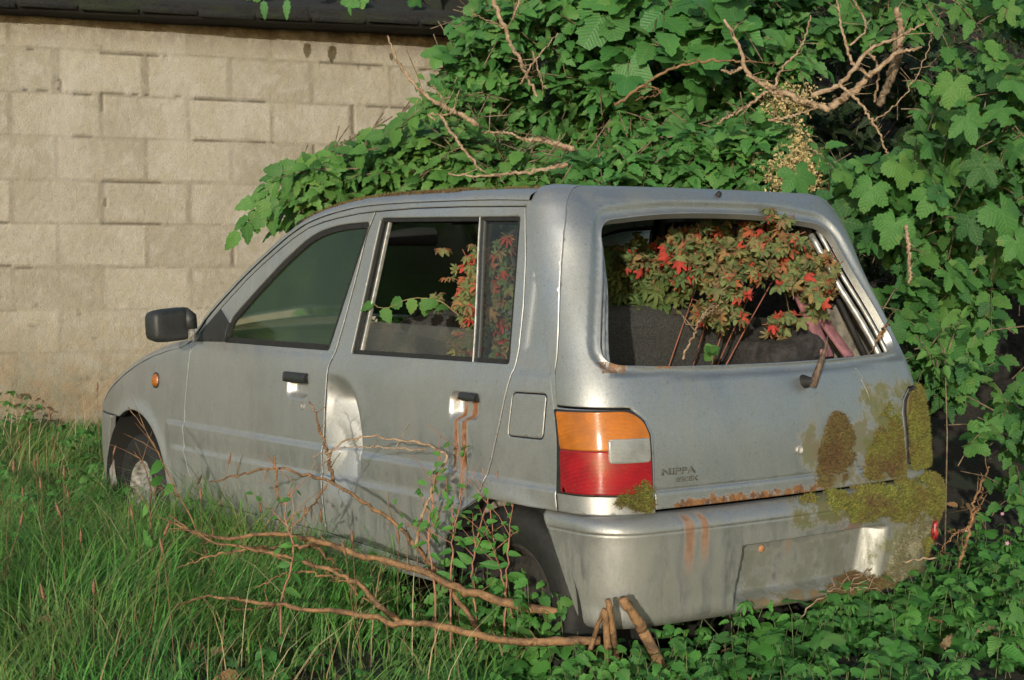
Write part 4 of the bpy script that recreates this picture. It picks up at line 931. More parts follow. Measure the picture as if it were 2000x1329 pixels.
barkr = NT('orange_brown_bark'); nb_ = barkr.noise(26, 8, .75); nc_ = barkr.noise(120, 4, .6); barkr.inp('Base Color', barkr.mix(barkr.mr(nb_, .36, .62), (.075, .040, .018), (.235, .130, .055))).inp('Roughness', .75); barkr.bump(barkr.math('ADD', nb_, nc_), .8, .004)
G = {'mid': leafmat('elder_leaf', [(.036, .135, .028), (.052, .175, .036), (.074, .215, .048), (.038, .145, .038), (.105, .24, .055), (.028, .105, .032)]),
     'light': leafmat('light_leaf', [(.050, .15, .028), (.080, .20, .038), (.042, .13, .03), (.11, .23, .045)]),
     'big': leafmat('vine_leaf', [(.024, .090, .020), (.040, .135, .028), (.066, .18, .038), (.030, .115, .030), (.018, .068, .018), (.08, .18, .036), (.045, .15, .03)], rough=.65, vscale=7, bs=.45, vein=.7),
     'dark': leafmat('painted_shade_leaf', [(.006, .015, .005), (.010, .024, .007), (.005, .012, .005)], rough=.6),  # near-black leaf colour paints the gloom between the shrubs
     'cover': leafmat('weed_leaf', [(.038, .15, .025), (.056, .20, .034), (.085, .25, .042), (.04, .155, .032), (.10, .23, .05)], rough=.5),
     'autumn': leafmat('autumn_leaf', [(.44, .03, .03), (.38, .065, .035), (.32, .13, .05), (.25, .19, .075), (.16, .18, .06), (.075, .13, .045), (.19, .20, .075), (.06, .11, .04), (.11, .16, .055), (.24, .15, .08), (.085, .14, .05), (.20, .22, .08), (.055, .10, .035), (.30, .11, .055)], rough=.65, vein=.6, spot=.5, spotcol=(.28, .05, .03), trans=.15),
     'green_in': leafmat('indoor_leaf', [(.050, .10, .028), (.085, .13, .035), (.13, .13, .035), (.035, .08, .02)], rough=.65, trans=.15, vein=.5)}
def shrub(name, label, cat, group=None, loc=None):
    r = empty(name, loc, label, cat, group); return r, Leaves(), MB()
def ground_under(px, depth):
    p = at(px, 600, depth); return (p[0], p[1], float(gz(p[0], p[1])))
def wood(pts_px, depths, r0, r1, n=22, mb=None, jit=.0, sides=8, wob=.006, seed=1):
    """tube through photo points at given distances"""
    D = np.broadcast_to(np.asarray(depths, float), (len(pts_px),)) if np.isscalar(depths) or len(depths) == len(pts_px) else np.interp(np.linspace(0, 1, len(pts_px)), np.linspace(0, 1, len(depths)), depths)
    P = np.array([at(x, y, d) for (x, y), d in zip(pts_px, D)]); Q = spline(P, n); w = np.stack([fbm(np.arange(n)*.9, np.full(n, seed*3.1+k), 300+k, 2) for k in range(3)], 1)-.5; Q = Q+w*wob*2*np.minimum(1, np.arange(n)/2)[:, None]
    rad = np.linspace(r0, r1, n)*(1+.16*(fbm(np.arange(n)*1.7, np.full(n, seed*1.), 311, 2)-.5)*2); (mb := mb or MB()).tube(Q, rad, sides, jit=jit); return mb, Q

# ------------------------------------------------------------------ near-black backdrop added behind the shrubs so the gaps stay dark
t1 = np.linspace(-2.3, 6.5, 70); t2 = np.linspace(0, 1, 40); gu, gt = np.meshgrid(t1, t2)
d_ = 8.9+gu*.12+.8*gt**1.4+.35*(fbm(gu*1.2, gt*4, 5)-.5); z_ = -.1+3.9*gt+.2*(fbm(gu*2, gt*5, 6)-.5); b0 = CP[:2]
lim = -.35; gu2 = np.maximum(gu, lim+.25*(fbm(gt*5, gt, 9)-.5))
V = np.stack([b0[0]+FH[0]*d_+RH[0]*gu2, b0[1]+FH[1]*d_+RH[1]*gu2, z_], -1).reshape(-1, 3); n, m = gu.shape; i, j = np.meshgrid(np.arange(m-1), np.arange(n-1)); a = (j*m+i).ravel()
o = make('gloom_backdrop', V, np.stack([a, a+1, a+m+1, a+m], 1), simple('painted_gloom', (.012, .010, .007), .95, bump=(14, 1, .05), var=.6)); tag(o, 'steep near-black backdrop added behind the shrubs to darken the gaps', 'gloom_backdrop', kind='structure')
# ------------------------------------------------------------------ shrubs
r, L, T = shrub('gloom_shrub', 'dense evergreen shrub added behind the others, leaves coloured near black for gloom', 'shrub', loc=ground_under(1500, 8.2))  # added behind the rest to make the gaps in the foliage dark
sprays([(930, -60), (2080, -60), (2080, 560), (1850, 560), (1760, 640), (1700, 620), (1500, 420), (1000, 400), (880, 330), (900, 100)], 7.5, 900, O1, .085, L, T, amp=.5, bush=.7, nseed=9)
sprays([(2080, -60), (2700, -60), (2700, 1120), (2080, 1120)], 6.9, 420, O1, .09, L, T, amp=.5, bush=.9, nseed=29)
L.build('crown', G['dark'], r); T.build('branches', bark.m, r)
r, L, T = shrub('elder_shrub', 'broad mid green shrub with small pointed leaflets rising behind the car roof', 'shrub', loc=ground_under(1250, 6.9))
pE = [(770, 250), (840, 190), (880, 120), (905, 40), (960, -50), (1560, -50), (1560, 120), (1480, 230), (1540, 330), (1560, 380), (1100, 376), (940, 376), (1000, 330), (800, 300)]
sprays(pE, 6.7, 1250, O1+O2+V1[2:], .076, L, T, amp=.55, bush=.35, nseed=1, clump=.40, rnd=.5)
sprays([(1240, 250), (1560, 230), (1640, 330), (1560, 375), (1100, 376), (1120, 280)], 6.0, 260, O1, .076, L, T, amp=.25, bush=.25, nseed=2, up=1.1)
sprays([(1190, -40), (1480, -40), (1480, 110), (1200, 130)], 6.4, 46, P1[2:]+[O1[0]], .15, L, T, amp=.2, bush=.2, nseed=3, per=(2, 5))
L.build('crown', G['mid'], r); T.build('twigs', bark.m, r)
tk = MB(); tk.tube([ground_under(1250, 6.9), at(1240, 600, 6.9), at(1200, 300, 6.95), at(1130, 80, 7.0)], [.05, .04, .03, .015], 10); tk.build('trunk', bark.m, r)
r, L, T = shrub('arching_bramble', 'light green arching shoot reaching left over the windscreen against the wall', 'bramble', loc=ground_under(1000, 6.6))
def arch_out(q): return np.stack([-.9+0*q[:, 0], .45+0*q[:, 0], .0+0*q[:, 0]], 1)*.8
sprays([(560, 345), (640, 292), (760, 248), (900, 225), (1020, 300), (1100, 350), (1090, 374), (820, 378), (660, 398), (610, 410)], 6.0, 480, O1, .070, L, T, amp=.25, bush=.45, nseed=4, out=arch_out, rnd=.5)
sprays([(720, 270), (900, 150), (960, 230), (1000, 340), (800, 330)], 6.5, 180, O1+O2, .065, L, T, amp=.3, bush=.4, nseed=5, out=arch_out)
sprays([(590, 420), (960, 400), (960, 640), (760, 640), (690, 590)], 6.8, 150, O1, .07, L, T, amp=.3, bush=.3, nseed=21, up=.5)
for pts, k in (([(700, 330), (600, 335), (540, 352), (500, 400), (470, 455)], 17), ([(740, 290), (660, 305), (600, 318), (555, 335), (520, 362)], 13), ([(650, 350), (590, 365), (545, 395), (522, 425)], 9), ([(880, 190), (820, 215), (785, 240), (750, 262)], 7)):
    mb, Q = wood(pts, 5.95, .004, .001, 24, T, sides=5); idx = np.linspace(2, 23, k).astype(int); kk = len(idx)
    tn = unit(np.gradient(Q, axis=0)[idx]); sd = unit(np.cross(tn, TOCAM)); s_ = np.where(np.arange(kk) % 2 == 0, 1, -1)[:, None]; tip = unit(tn*.8+sd*s_*.7-UPW*.45+rng.normal(size=(kk, 3))*.2)
    L.add(*place(O1[0], Q[idx], tip, unit(UPW*.5+TOCAM*.9+rng.normal(size=(kk, 3))*.35), .075+.03*rng.random(kk)))
L.build('crown', G['light'], r); T.build('stems', bark.m, r)
r, L, T = shrub('big_leaved_vine', 'vine with large lobed toothed leaves hanging over the right roof corner', 'vine', loc=ground_under(1950, 5.9))
big = [((1570, 395), .27), ((1700, 375), .25), ((1640, 440), .24), ((1745, 445), .26), ((1560, 350), .22), ((1820, 385), .27), ((1915, 330), .27), ((1960, 420), .26), ((1900, 440), .24), ((1820, 290), .24), ((1890, 240), .25), ((1650, 340), .2), ((1950, 215), .2), ((1860, 170), .22), ((1980, 300), .22), ((1760, 330), .2), ((1990, 480), .22), ((1720, 590), .2), ((1800, 575), .22), ((1750, 640), .19), ((1850, 620), .19), ((1770, 520), .2), ((1860, 540), .2)]
pb = np.array([at(x, y, 5.15+.25*rng.random()+(.25 if y > 500 else 0)) for (x, y), s_ in big]); nb2 = len(big); sz = np.array([s_*.40*(.75+.3*rng.random()) for _, s_ in big])
for k in range(nb2):
    tip = unit([-FW*.2-UPW*.75+RT*rng.normal()*.5])[0:1]; L.add(*place(V1[k % 4], pb[k:k+1]-tip*sz[k]*.2, tip, unit([TOCAM*.75+UPW*.65+rng.normal(size=3)*.38]), sz[k:k+1]))
    T.tube([pb[k]-tip[0]*sz[k]*.3, pb[k]-tip[0]*sz[k]*.6+FW*.12, pb[k]+FW*.3-UPW*.1], [.0018, .0022, .0025], 5, cap=False)
sprays([(1760, 250), (1830, 120), (1900, -50), (2070, -50), (2070, 560), (1850, 560), (1740, 420), (1690, 330)], 5.6, 210, V1+O1, .074, L, T, amp=.4, bush=.4, nseed=6, per=(3, 6), rnd=.55, up=.6, face=.8)
sprays([(1560, -50), (1880, -50), (1800, 60), (1600, 90)], 6.6, 60, V1+O1, .075, L, T, amp=.3, bush=.4, nseed=7, per=(3, 6))
sprays([(1600, 330), (1760, 300), (1800, 470), (1720, 470)], 5.5, 22, V1, .080, L, T, amp=.2, bush=.2, nseed=17, per=(3, 6))
L.build('crown', G['big'], r); T.build('stems', bark.m, r)
r, L, T = shrub('nettle_leaved_bramble', 'straggling bramble with toothed leaves hanging beside the right tail light', 'bramble', loc=ground_under(1950, 5.6))
sprays([(1720, 520), (1800, 480), (1960, 540), (1890, 640), (1880, 760), (1830, 750), (1770, 640)], 5.45, 42, O1+V1[3:], .085, L, T, amp=.35, bush=.4, nseed=8, per=(4, 8), drp=.6, rnd=.35)
sprays([(1830, 640), (2050, 560), (2050, 1180), (1930, 1160), (1960, 930), (1900, 800)], 5.6, 75, O1+V1[3:], .078, L, T, amp=.5, bush=.8, nseed=10, per=(3, 7), clump=.40, rnd=.35)
L.build('crown', G['big'], r); T.build('stems', bark.m, r)
r, L, T = shrub('pale_seedling', 'small yellow green seedling between the bramble leaves right of the car', 'plant', loc=ground_under(1850, 5.3))
sprays([(1790, 640), (1890, 620), (1900, 700), (1820, 705)], 5.2, 9, O2, .045, L, T, amp=.05, bush=.1, nseed=11, per=(4, 7)); T.tube([ground_under(1850, 5.3), at(1850, 850, 5.28), at(1845, 680, 5.25)], [.003, .0025, .0015], 6)
L.build('foliage', G['light'], r); T.build('stem', bark.m, r)
# ------------------------------------------------------------------ dead branches in the shrubs
def branch(name, label, cat, segs, mat, group=None, twigs=.5):
    mb = MB()
    for k, (pts, dep, r0, r1) in enumerate(segs):
        _, Q = wood(pts, dep, r0, r1, 46, mb, seed=k+len(label), sides=8, jit=.10, wob=.008)
        tn = unit(np.gradient(Q, axis=0))
        for b in range(int(3+22*twigs*np.linalg.norm(Q[-1]-Q[0]))):
            i0 = rng.integers(4, 45); d = unit(tn[i0]*.7+rng.normal(size=3)*.65+UPW*.15); ln = .02+.10*rng.random()**2; rr = (r0+(r1-r0)*i0/46)
            if rng.random() < .45: mb.tube([Q[i0]-tn[i0]*rr*.8, Q[i0], Q[i0]+tn[i0]*rr*.9], [rr*.8, rr*1.28, rr*.8], 7)      # node
            mb.tube([Q[i0], Q[i0]+d*ln*.5+rng.normal(size=3)*.006, Q[i0]+d*ln], [min(rr*.6, .0022), .0012, .0006], 5)
    o = mb.build(name, mat); return tag(o, label, cat, group)
branch('dead_branch', 'pale forked dead branch spreading like antlers in the upper right shrubs', 'branch', [
    ([(1620, 215), (1560, 195), (1505, 170), (1460, 145), (1450, 105), (1435, 75), (1412, 40)], 5.9, .013, .005), ([(1452, 130), (1430, 142), (1410, 138)], 5.9, .006, .004), ([(1460, 145), (1510, 180), (1540, 200)], 5.88, .008, .004),
    ([(1585, 188), (1640, 165), (1680, 120), (1695, 100), (1740, 80), (1806, 45)], 5.9, .010, .004), ([(1620, 210), (1670, 175), (1720, 130), (1755, 105), (1800, 92)], 6.0, .016, .005), ([(1700, 150), (1665, 120), (1650, 75), (1632, -10)], 5.95, .007, .003),
    ([(1510, 175), (1530, 130), (1560, 100), (1585, 30)], 5.85, .005, .002), ([(1640, 165), (1690, 215), (1725, 280), (1738, 325)], 5.8, .006, .003), ([(1700, 240), (1755, 200), (1800, 130), (1826, 58)], 5.8, .003, .0015), ([(1500, 178), (1455, 210), (1400, 242)], 5.9, .006, .004),
    ([(1755, 105), (1760, 60), (1750, 20)], 6.05, .012, .010), ([(1660, 90), (1690, 60), (1662, -10)], 5.95, .004, .003), ([(1690, 100), (1710, 120), (1708, 200)], 6.1, .005, .004)], barkd.m)
branch('mossy_branch', 'thick grey mossy branch standing behind the dead antler branch', 'branch', [([(1752, 60), (1750, 120), (1735, 165), (1715, 210)], 6.2, .020, .013)], bark.m)
branch('dead_branch', 'thin bare branch running down from the wall top to the car roof', 'branch', [
    ([(757, 70), (780, 125), (830, 185), (880, 215), (935, 245)], 5.8, .003, .010), ([(860, 225), (900, 285), (940, 335)], 5.75, .006, .004), ([(850, 235), (838, 225), (880, 222), (895, 180)], 5.75, .003, .002), ([(875, 340), (930, 345), (1000, 340), (1110, 322)], 5.7, .003, .008), ([(870, 205), (855, 180), (843, 165)], 5.8, .003, .002)], barkd.m)
branch('dead_branch', 'short pale cut branch above the middle of the car roof', 'branch', [([(1020, 272), (1060, 276), (1120, 290)], 5.85, .007, .009), ([(940, 258), (1000, 262), (1030, 275)], 5.9, .003, .005)], barkd.m)
branch('dead_branch', 'slender arching reddish branch in the centre of the shrubs', 'branch', [([(1200, 205), (1260, 165), (1310, 135), (1380, 120), (1480, 122)], 6.1, .006, .004), ([(1260, 165), (1290, 180), (1240, 195)], 6.1, .003, .002)], barkr.m)
branch('dead_branch', 'bare brown branch slanting across the top centre of the shrubs', 'branch', [([(960, -10), (985, 55), (1020, 130), (1050, 190)], 6.0, .009, .005), ([(985, 55), (940, 35), (925, 30)], 6.0, .003, .002), ([(1090, 65), (1040, 125), (1015, 165)], 5.95, .002, .003), ([(1040, 100), (1055, 150), (1065, 175)], 6.0, .003, .002), ([(1000, 40), (1020, -10)], 6.0, .004, .004)], barkd.m)
branch('dead_twig', 'broken twig lying in the leaves under the antler branch', 'twig', [([(1500, 235), (1545, 228), (1600, 205)], 5.85, .005, .003)], barkd.m)
branch('dead_twig', 'brown stem hanging below the large vine leaves right of the car', 'twig', [([(1770, 440), (1775, 490), (1778, 555)], 5.2, .006, .004)], barkd.m)
branch('bare_sapling', 'leaning bare forked sapling at the lower right beside the mossy bumper', 'sapling', [([(1868, 1122), (1890, 1050), (1902, 985), (1932, 912)], 5.0, .006, .003), ([(1897, 1010), (1915, 985), (1918, 925)], 5.0, .0025, .0015), ([(1896, 1030), (1870, 1040), (1830, 1090)], 5.0, .003, .001), ([(1895, 1012), (1915, 990)], 5.0, .003, .002)], barkr.m)
branch('bare_twig', 'fine bare twig lying across the mossy right end of the bumper', 'twig', [([(1560, 1210), (1600, 1170), (1660, 1140), (1720, 1105), (1830, 1090)], [4.35, 4.4, 4.5, 4.62, 4.7], .0022, .003), ([(1650, 1152), (1690, 1150), (1718, 1158)], 4.45, .0015, .001)], barkd.m)
# yellow lichen clump on old wood above the roof corner
def tuft_cloud(name, pts, nrmv, ln, mat, parent=None, per=4, w=.0016):
    n = len(pts); V = []; k = per; d = unit(nrmv[:, None, :]+rng.normal(size=(n, k, 3))*.75); s_ = unit(np.cross(d, rng.normal(size=(n, k, 3)))); l = ln*(.5+rng.random((n, k, 1)))
    b = pts[:, None, :]+rng.normal(size=(n, k, 3))*ln*.25; A = b-s_*w; B = b+s_*w; C = b+d*l; Mid = b+d*l*.5+s_*w*.8; V = np.stack([A, B, Mid, C], 2).reshape(-1, 3); q = np.arange(n*k)*4
    F = np.concatenate([np.stack([q, q+1, q+2], 1), np.stack([q, q+2, q+3], 1)]); return make(name, V, F, mat, parent, smooth=False)
lich = simple('yellow_lichen', (.34, .27, .12), .95, var=.5, bump=(60, .5, .004))
pp = np.concatenate([at(1555, 340, 5.75)+rng.normal(size=(900, 3))*[.05, .05, .035], at(1560, 300, 5.8)+rng.normal(size=(250, 3))*[.015, .015, .05], at(1540, 200, 5.95)+rng.normal(size=(350, 3))*[.05, .05, .03]])
o = tuft_cloud('lichen_clump', pp, unit(rng.normal(size=pp.shape)+TOCAM), .012, lich, per=3, w=.004); tag(o, 'yellow lichen clustered on dead twigs above the right roof corner', 'lichen', kind='stuff')
# ------------------------------------------------------------------ moss on the car
def moss(fn, poly, n, ln, name, mat, parent, seed=0, thick=.006, edgef=.03, flip=False, base=True):
    P = np.asarray(poly, float); P = P if area2(P) > 0 else P[::-1]; q = in_poly(P, n); d = pdist(P, q); k = fbm(q[:, 0]*45, q[:, 1]*45, 500+seed, 3); k2 = fbm(q[:, 0]*17+3, q[:, 1]*17, 540+seed, 4); pr = sm(k*.9+k2*1.3+np.clip(d/(edgef*1.5), 0, 1)*.55, 1.02, 1.42); kp = rng.random(len(q)) < pr; q = q[kp]; dk = np.clip(d[kp]/edgef, .15, 1)
    if len(q) == 0: return
    N = nrm(fn, q, flip=flip); h = thick*(fbm(q[:, 0]*38, q[:, 1]*38, 520+seed, 3))*dk; pt = fn(q)+N*(h[:, None]*.8)
    o = tuft_cloud(name, pt, N+UPW*.25, ln*.8, mat, parent, per=5, w=.0013)
    return o
tri = lambda pts: rounded(pts, .02, 4)
moss(tg_fn, tri([(.06, .55), (.085, .64), (.12, .71), (.165, .755), (.215, .735), (.245, .68), (.235, .62), (.20, .565), (.16, .548)]), 3400, .010, 'moss', M['moss_rust'], tg, 1, edgef=.025)
moss(tg_fn, tri([(.24, .548), (.28, .62), (.33, .70), (.38, .745), (.44, .78), (.462, .74), (.452, .548)]), 4200, .010, 'moss', M['moss'], tg, 2, edgef=.05)
moss(disp_fn(cap0, lambda q: np.full(len(q), .014)), tri([(.462, .56), (.465, .70), (.50, .79), (.70, .80), (.72, .56)]), 6500, .010, 'moss', M['moss'], car, 3)
moss(tg_fn, tri([(.27, .548), (.30, .64), (.34, .70), (.40, .68), (.452, .62), (.452, .548)]), 2600, .009, 'moss', M['moss_rust'], tg, 12, edgef=.05)
moss(cap0, tri([(-.560, .536), (-.565, .575), (-.545, .60), (-.50, .625), (-.462, .60), (-.462, .536)]), 1500, .011, 'moss', M['moss'], car, 4, edgef=.012, thick=.016)
moss(bump_fn, tri([(-.08, .535), (.05, .505), (.14, .45), (.26, .44), (.36, .43), (.50, .40), (.70, .40), (.74, .45), (.74, .56), (.2, .56)]), 9000, .012, 'moss', M['moss'], bp, 5, edgef=.04, thick=.014)
moss(bump_fn, tri([(.15, .52), (.22, .46), (.34, .45), (.36, .52)]), 2000, .012, 'moss', M['moss_rust'], bp, 6, thick=.018)
moss(bump_fn, tri([(.335, .24), (.34, .33), (.36, .42), (.52, .42), (.50, .33), (.42, .24)]), 3000, .010, 'moss', M['lichen'], bp, 7, edgef=.04)
moss(bump_fn, tri([(.06, .245), (.10, .275), (.30, .30), (.42, .29), (.42, .24)]), 2300, .012, 'moss', M['moss_rust'], bp, 8, edgef=.02)
moss(bump_fn, tri([(.50, .30), (.50, .42), (.70, .42), (.70, .30)]), 2300, .010, 'moss', M['moss'], bp, 9, edgef=.05)
# moss fringe on the left roof edge
us = rng.integers(4, iA, 1700); ff_ = rng.random(1700)**1.5*.16+.045; keep = fbm(us*.12, ff_*9, 77, 2)+.25-np.abs(us-40)/200 > .5; us, ff_ = us[keep], ff_[keep]
hU = np.interp(ff_, [f for _, f in ROWS], [u for u, _ in ROWS]); pr_ = E_[us]+EN[us]*(hU)[:, None]; pp = np.stack([-(halfw(E_[us][:, 0], E_[us][:, 1])-ff_*.58), pr_[:, 0]+rng.normal(size=len(us))*.006, pr_[:, 1]], 1)
tuft_cloud('roof_moss', pp, np.tile(UPW+[-.3, 0, 0], (len(pp), 1)), .008, M['moss_rust'], rf, per=4)
# ------------------------------------------------------------------ plants growing inside the car
r, L, T = shrub('autumn_seedling', 'red, orange and green lobed leaves crowding out through the empty rear window', 'plant', loc=(.1, .62, .30))
pI = [(1225, 480), (1300, 470), (1330, 440), (1400, 425), (1440, 400), (1540, 400), (1560, 450), (1650, 500), (1640, 600), (1560, 610), (1530, 660), (1480, 600), (1400, 625), (1320, 615), (1280, 560), (1235, 550)]
sprays(pI, 4.74, 430, P3, .026, L, T, amp=.16, bush=.22, nseed=12, per=(3, 7), drp=.5, rnd=.75, up=.45, face=.7, twig=.0014, clump=.34)
L.build('foliage', G['autumn'], r); 
for k in range(7):
    b = np.array([.05+.1*rng.normal()*1.2, .62+.05*rng.normal(), .30]); e_ = at(1280+45*k, 560-14*k, 4.9); T.tube(spline(np.array([b, (b+e_)/2+[0, 0, .05], e_]), 8), .0022, 5, cap=False)
T.build('stems', simple('red_stem', (.20, .07, .04), .7, var=.3), r)
r, L, T = shrub('shade_seedling', 'dim green leafy seedling in the shaded left half of the rear window', 'plant', loc=(-.25, .70, .30))
sprays([(1175, 480), (1260, 470), (1330, 540), (1330, 620), (1290, 640), (1180, 630)], 4.88, 210, P3, .031, L, T, amp=.15, bush=.3, nseed=13, per=(3, 7), drp=.5, twig=.0012)
T.tube([(-.25, .7, .3), at(1240, 620, 5.0)], .0025, 5); L.build('foliage', G['green_in'], r); T.build('stems', simple('red_stem_b', (.14, .06, .035), .7), r)
r, L, T = shrub('side_window_seedling', 'rust red lacy seedling pressed behind the dirty rear quarter window', 'plant', loc=(-.36, .62, .40))
sprays([(915, 500), (1005, 450), (995, 710), (880, 710), (890, 600)], 4.56, 90, P3, .026, L, T, amp=.03, bush=.08, nseed=14, per=(3, 7), drp=.4, twig=.0012)
sprays([(840, 480), (930, 470), (930, 680), (850, 640)], 4.78, 16, P3, .020, L, T, amp=.08, bush=.12, nseed=15, per=(2, 5), drp=.4, twig=.0012)
T.tube([(-.36, .62, .4), at(950, 640, 4.6)], .0025, 5); L.build('foliage', G['autumn'], r); T.build('stems', simple('red_stem_c', (.20, .07, .04), .7), r)
r, L, T = shrub('bramble_shoot', 'pale green leafy shoot above the lowered rear door glass', 'shoot', loc=(-.45, .95, .50))
mb, Q = wood([(900, 620), (860, 590), (800, 585), (745, 600), (728, 596)], [4.75, 4.8, 4.85, 4.9, 4.9], .0022, .001, 20, T, sides=5); idx = np.array([3, 6, 8, 11, 13, 17, 19]); tn = unit(np.gradient(Q, axis=0)[idx]); kk = len(idx)
L.add(*place(O1[0], Q[idx], unit(tn*.4-UPW*.6+rng.normal(size=(kk, 3))*.4), unit(TOCAM+UPW*.4+rng.normal(size=(kk, 3))*.3), .048+.014*rng.random(kk), 1.2)); L.build('foliage', G['light'], r); T.build('stems', simple('shoot_stem', (.20, .16, .06), .7), r)
r, L, T = shrub('sill_seedling', 'bright green seedling on the bottom edge of the rear window', 'seedling', loc=tuple(at(1392, 700, 4.62)))
kk = 9; c0 = at(1390, 690, 4.62); L.add(*place(O1[2], np.tile(c0, (kk, 1)), unit(rng.normal(size=(kk, 3))+UPW*.6), unit(TOCAM*.8+UPW*.5+rng.normal(size=(kk, 3))*.2), .03+.012*rng.random(kk), 1.3)); T.tube([at(1392, 712, 4.62), c0], .0015, 5); L.build('foliage', G['light'], r); T.build('stem', bark.m, r)
branch('dead_stalk', 'thin dry stalk leaning inside the left half of the rear window', 'stalk', [([(1333, 702), (1350, 665), (1372, 620), (1395, 592)], [4.62, 4.65, 4.7, 4.75], .0035, .0022), ([(1368, 625), (1410, 590)], 4.68, .002, .0012)], barkd.m)
branch('wood_splinter', 'orange wood splinter wedged in the lower right corner of the rear window', 'splinter', [([(1712, 668), (1722, 650), (1734, 633)], 4.75, .004, .003)], barkr.m)
branch('wood_splinter', 'small wood splinter sticking out beside the door pillar', 'splinter', [([(690, 606), (705, 592), (725, 576)], 4.98, .004, .003)], barkr.m)
# ------------------------------------------------------------------ fallen branches in front of the car
def zdepth(px, py, z):  # distance at which the sight line reaches height z
    return (z-CP[2])/(FW+RT*(px-1000)/FPX+UP*(664.5-py)/FPX)[2]
branch('fallen_branch', 'upper long orange brown branch bowing out from under the bumper corner', 'branch', [
    ([(1150, 1200), (1080, 1192), (1000, 1180), (930, 1160), (870, 1138), (790, 1105), (700, 1085), (640, 1062), (560, 1045), (480, 1048), (420, 1052), (370, 1035), (330, 1020)], [4.2, 4.22, 4.3, 4.45, 4.65], .0125, .003),
    ([(640, 1062), (560, 1068), (470, 1075), (400, 1090), (350, 1110)], 4.55, .006, .002), ([(600, 1055), (650, 1100), (700, 1160), (760, 1195)], 4.5, .004, .003), ([(860, 1138), (835, 1100), (815, 1062)], 4.4, .007, .004)], barkr.m)
branch('fallen_branch', 'lower long orange brown branch lying nearest the viewer below the car', 'branch', [
    ([(1172, 1252), (1060, 1255), (960, 1248), (900, 1235), (850, 1222), (780, 1218), (700, 1200), (600, 1190), (500, 1175), (400, 1168), (345, 1180)], [4.0, 4.0, 4.06, 4.2, 4.4], .0115, .0025),
    ([(785, 1218), (740, 1180), (700, 1140), (630, 1110), (560, 1088), (480, 1070), (420, 1060), (330, 1008)], [4.25, 4.35, 4.5], .008, .002), ([(700, 1140), (640, 1125), (560, 1120), (500, 1150)], 4.35, .004, .0015), ([(540, 1180), (500, 1190), (450, 1192)], 4.4, .003, .0015)], barkr.m)
branch('leaning_branch', 'reddish branch leaning on the flank with an upright broken tip', 'branch', [
    ([(935, 1235), (890, 1165), (850, 1110), (800, 1055), (740, 1000), (690, 965), (650, 945), (600, 930), (545, 915), (480, 925), (410, 942)], [4.25, 4.4, 4.6, 4.8], .0075, .0025),
    ([(652, 945), (640, 890), (625, 840), (607, 785)], 4.66, .006, .002), ([(640, 945), (600, 1000), (560, 1040), (530, 1090)], 4.6, .003, .001), ([(535, 890), (540, 940), (545, 985)], 4.65, .003, .0025)], barkr.m)
branch('arching_branch', 'thin dry branch arching up in front of the rear door and back down', 'branch', [
    ([(812, 1070), (818, 1030), (835, 980), (855, 930), (873, 893), (840, 873), (790, 862), (740, 853), (690, 856), (655, 875), (630, 910)], [4.35, 4.4, 4.45], .005, .002), ([(832, 878), (780, 878), (720, 873), (650, 880), (610, 890)], 4.42, .0022, .0012)], barkd.m)
for k, (pts, r0, lb) in enumerate((([(1255, 1232), (1240, 1205), (1215, 1170)], .014, 'thickest cut stub, splintered pale at the top, under the bumper'), ([(1200, 1262), (1195, 1220), (1188, 1172)], .009, 'upright thin stub second from the left under the bumper corner'), ([(1188, 1300), (1186, 1245), (1180, 1192)], .009, 'lowest cut stub standing just left of the bumper shadow'), ([(1160, 1245), (1170, 1215), (1181, 1190)], .006, 'thin reddish stub leaning right below the bumper corner'), ([(1135, 1190), (1110, 1150), (1075, 1120)], .010, 'slanting cut stub beside the rear tyre'))):
    mb, Q = wood(pts, [3.97, 3.93] if k != 4 else 4.3, r0, r0*.85, 10, sides=10, jit=.08, seed=k, wob=.002)
    dq = unit(Q[0]-Q[3]); g_ = Q[0]+dq*min(.25, (Q[0][2]-float(gz(Q[0][0], Q[0][1]))+.03)/max(.3, -dq[2])); mb.tube([g_, Q[0]], r0, 10); o = mb.build('cut_stub', barkr.m); tag(o, lb, 'stub', 'cut stubs by the bumper')
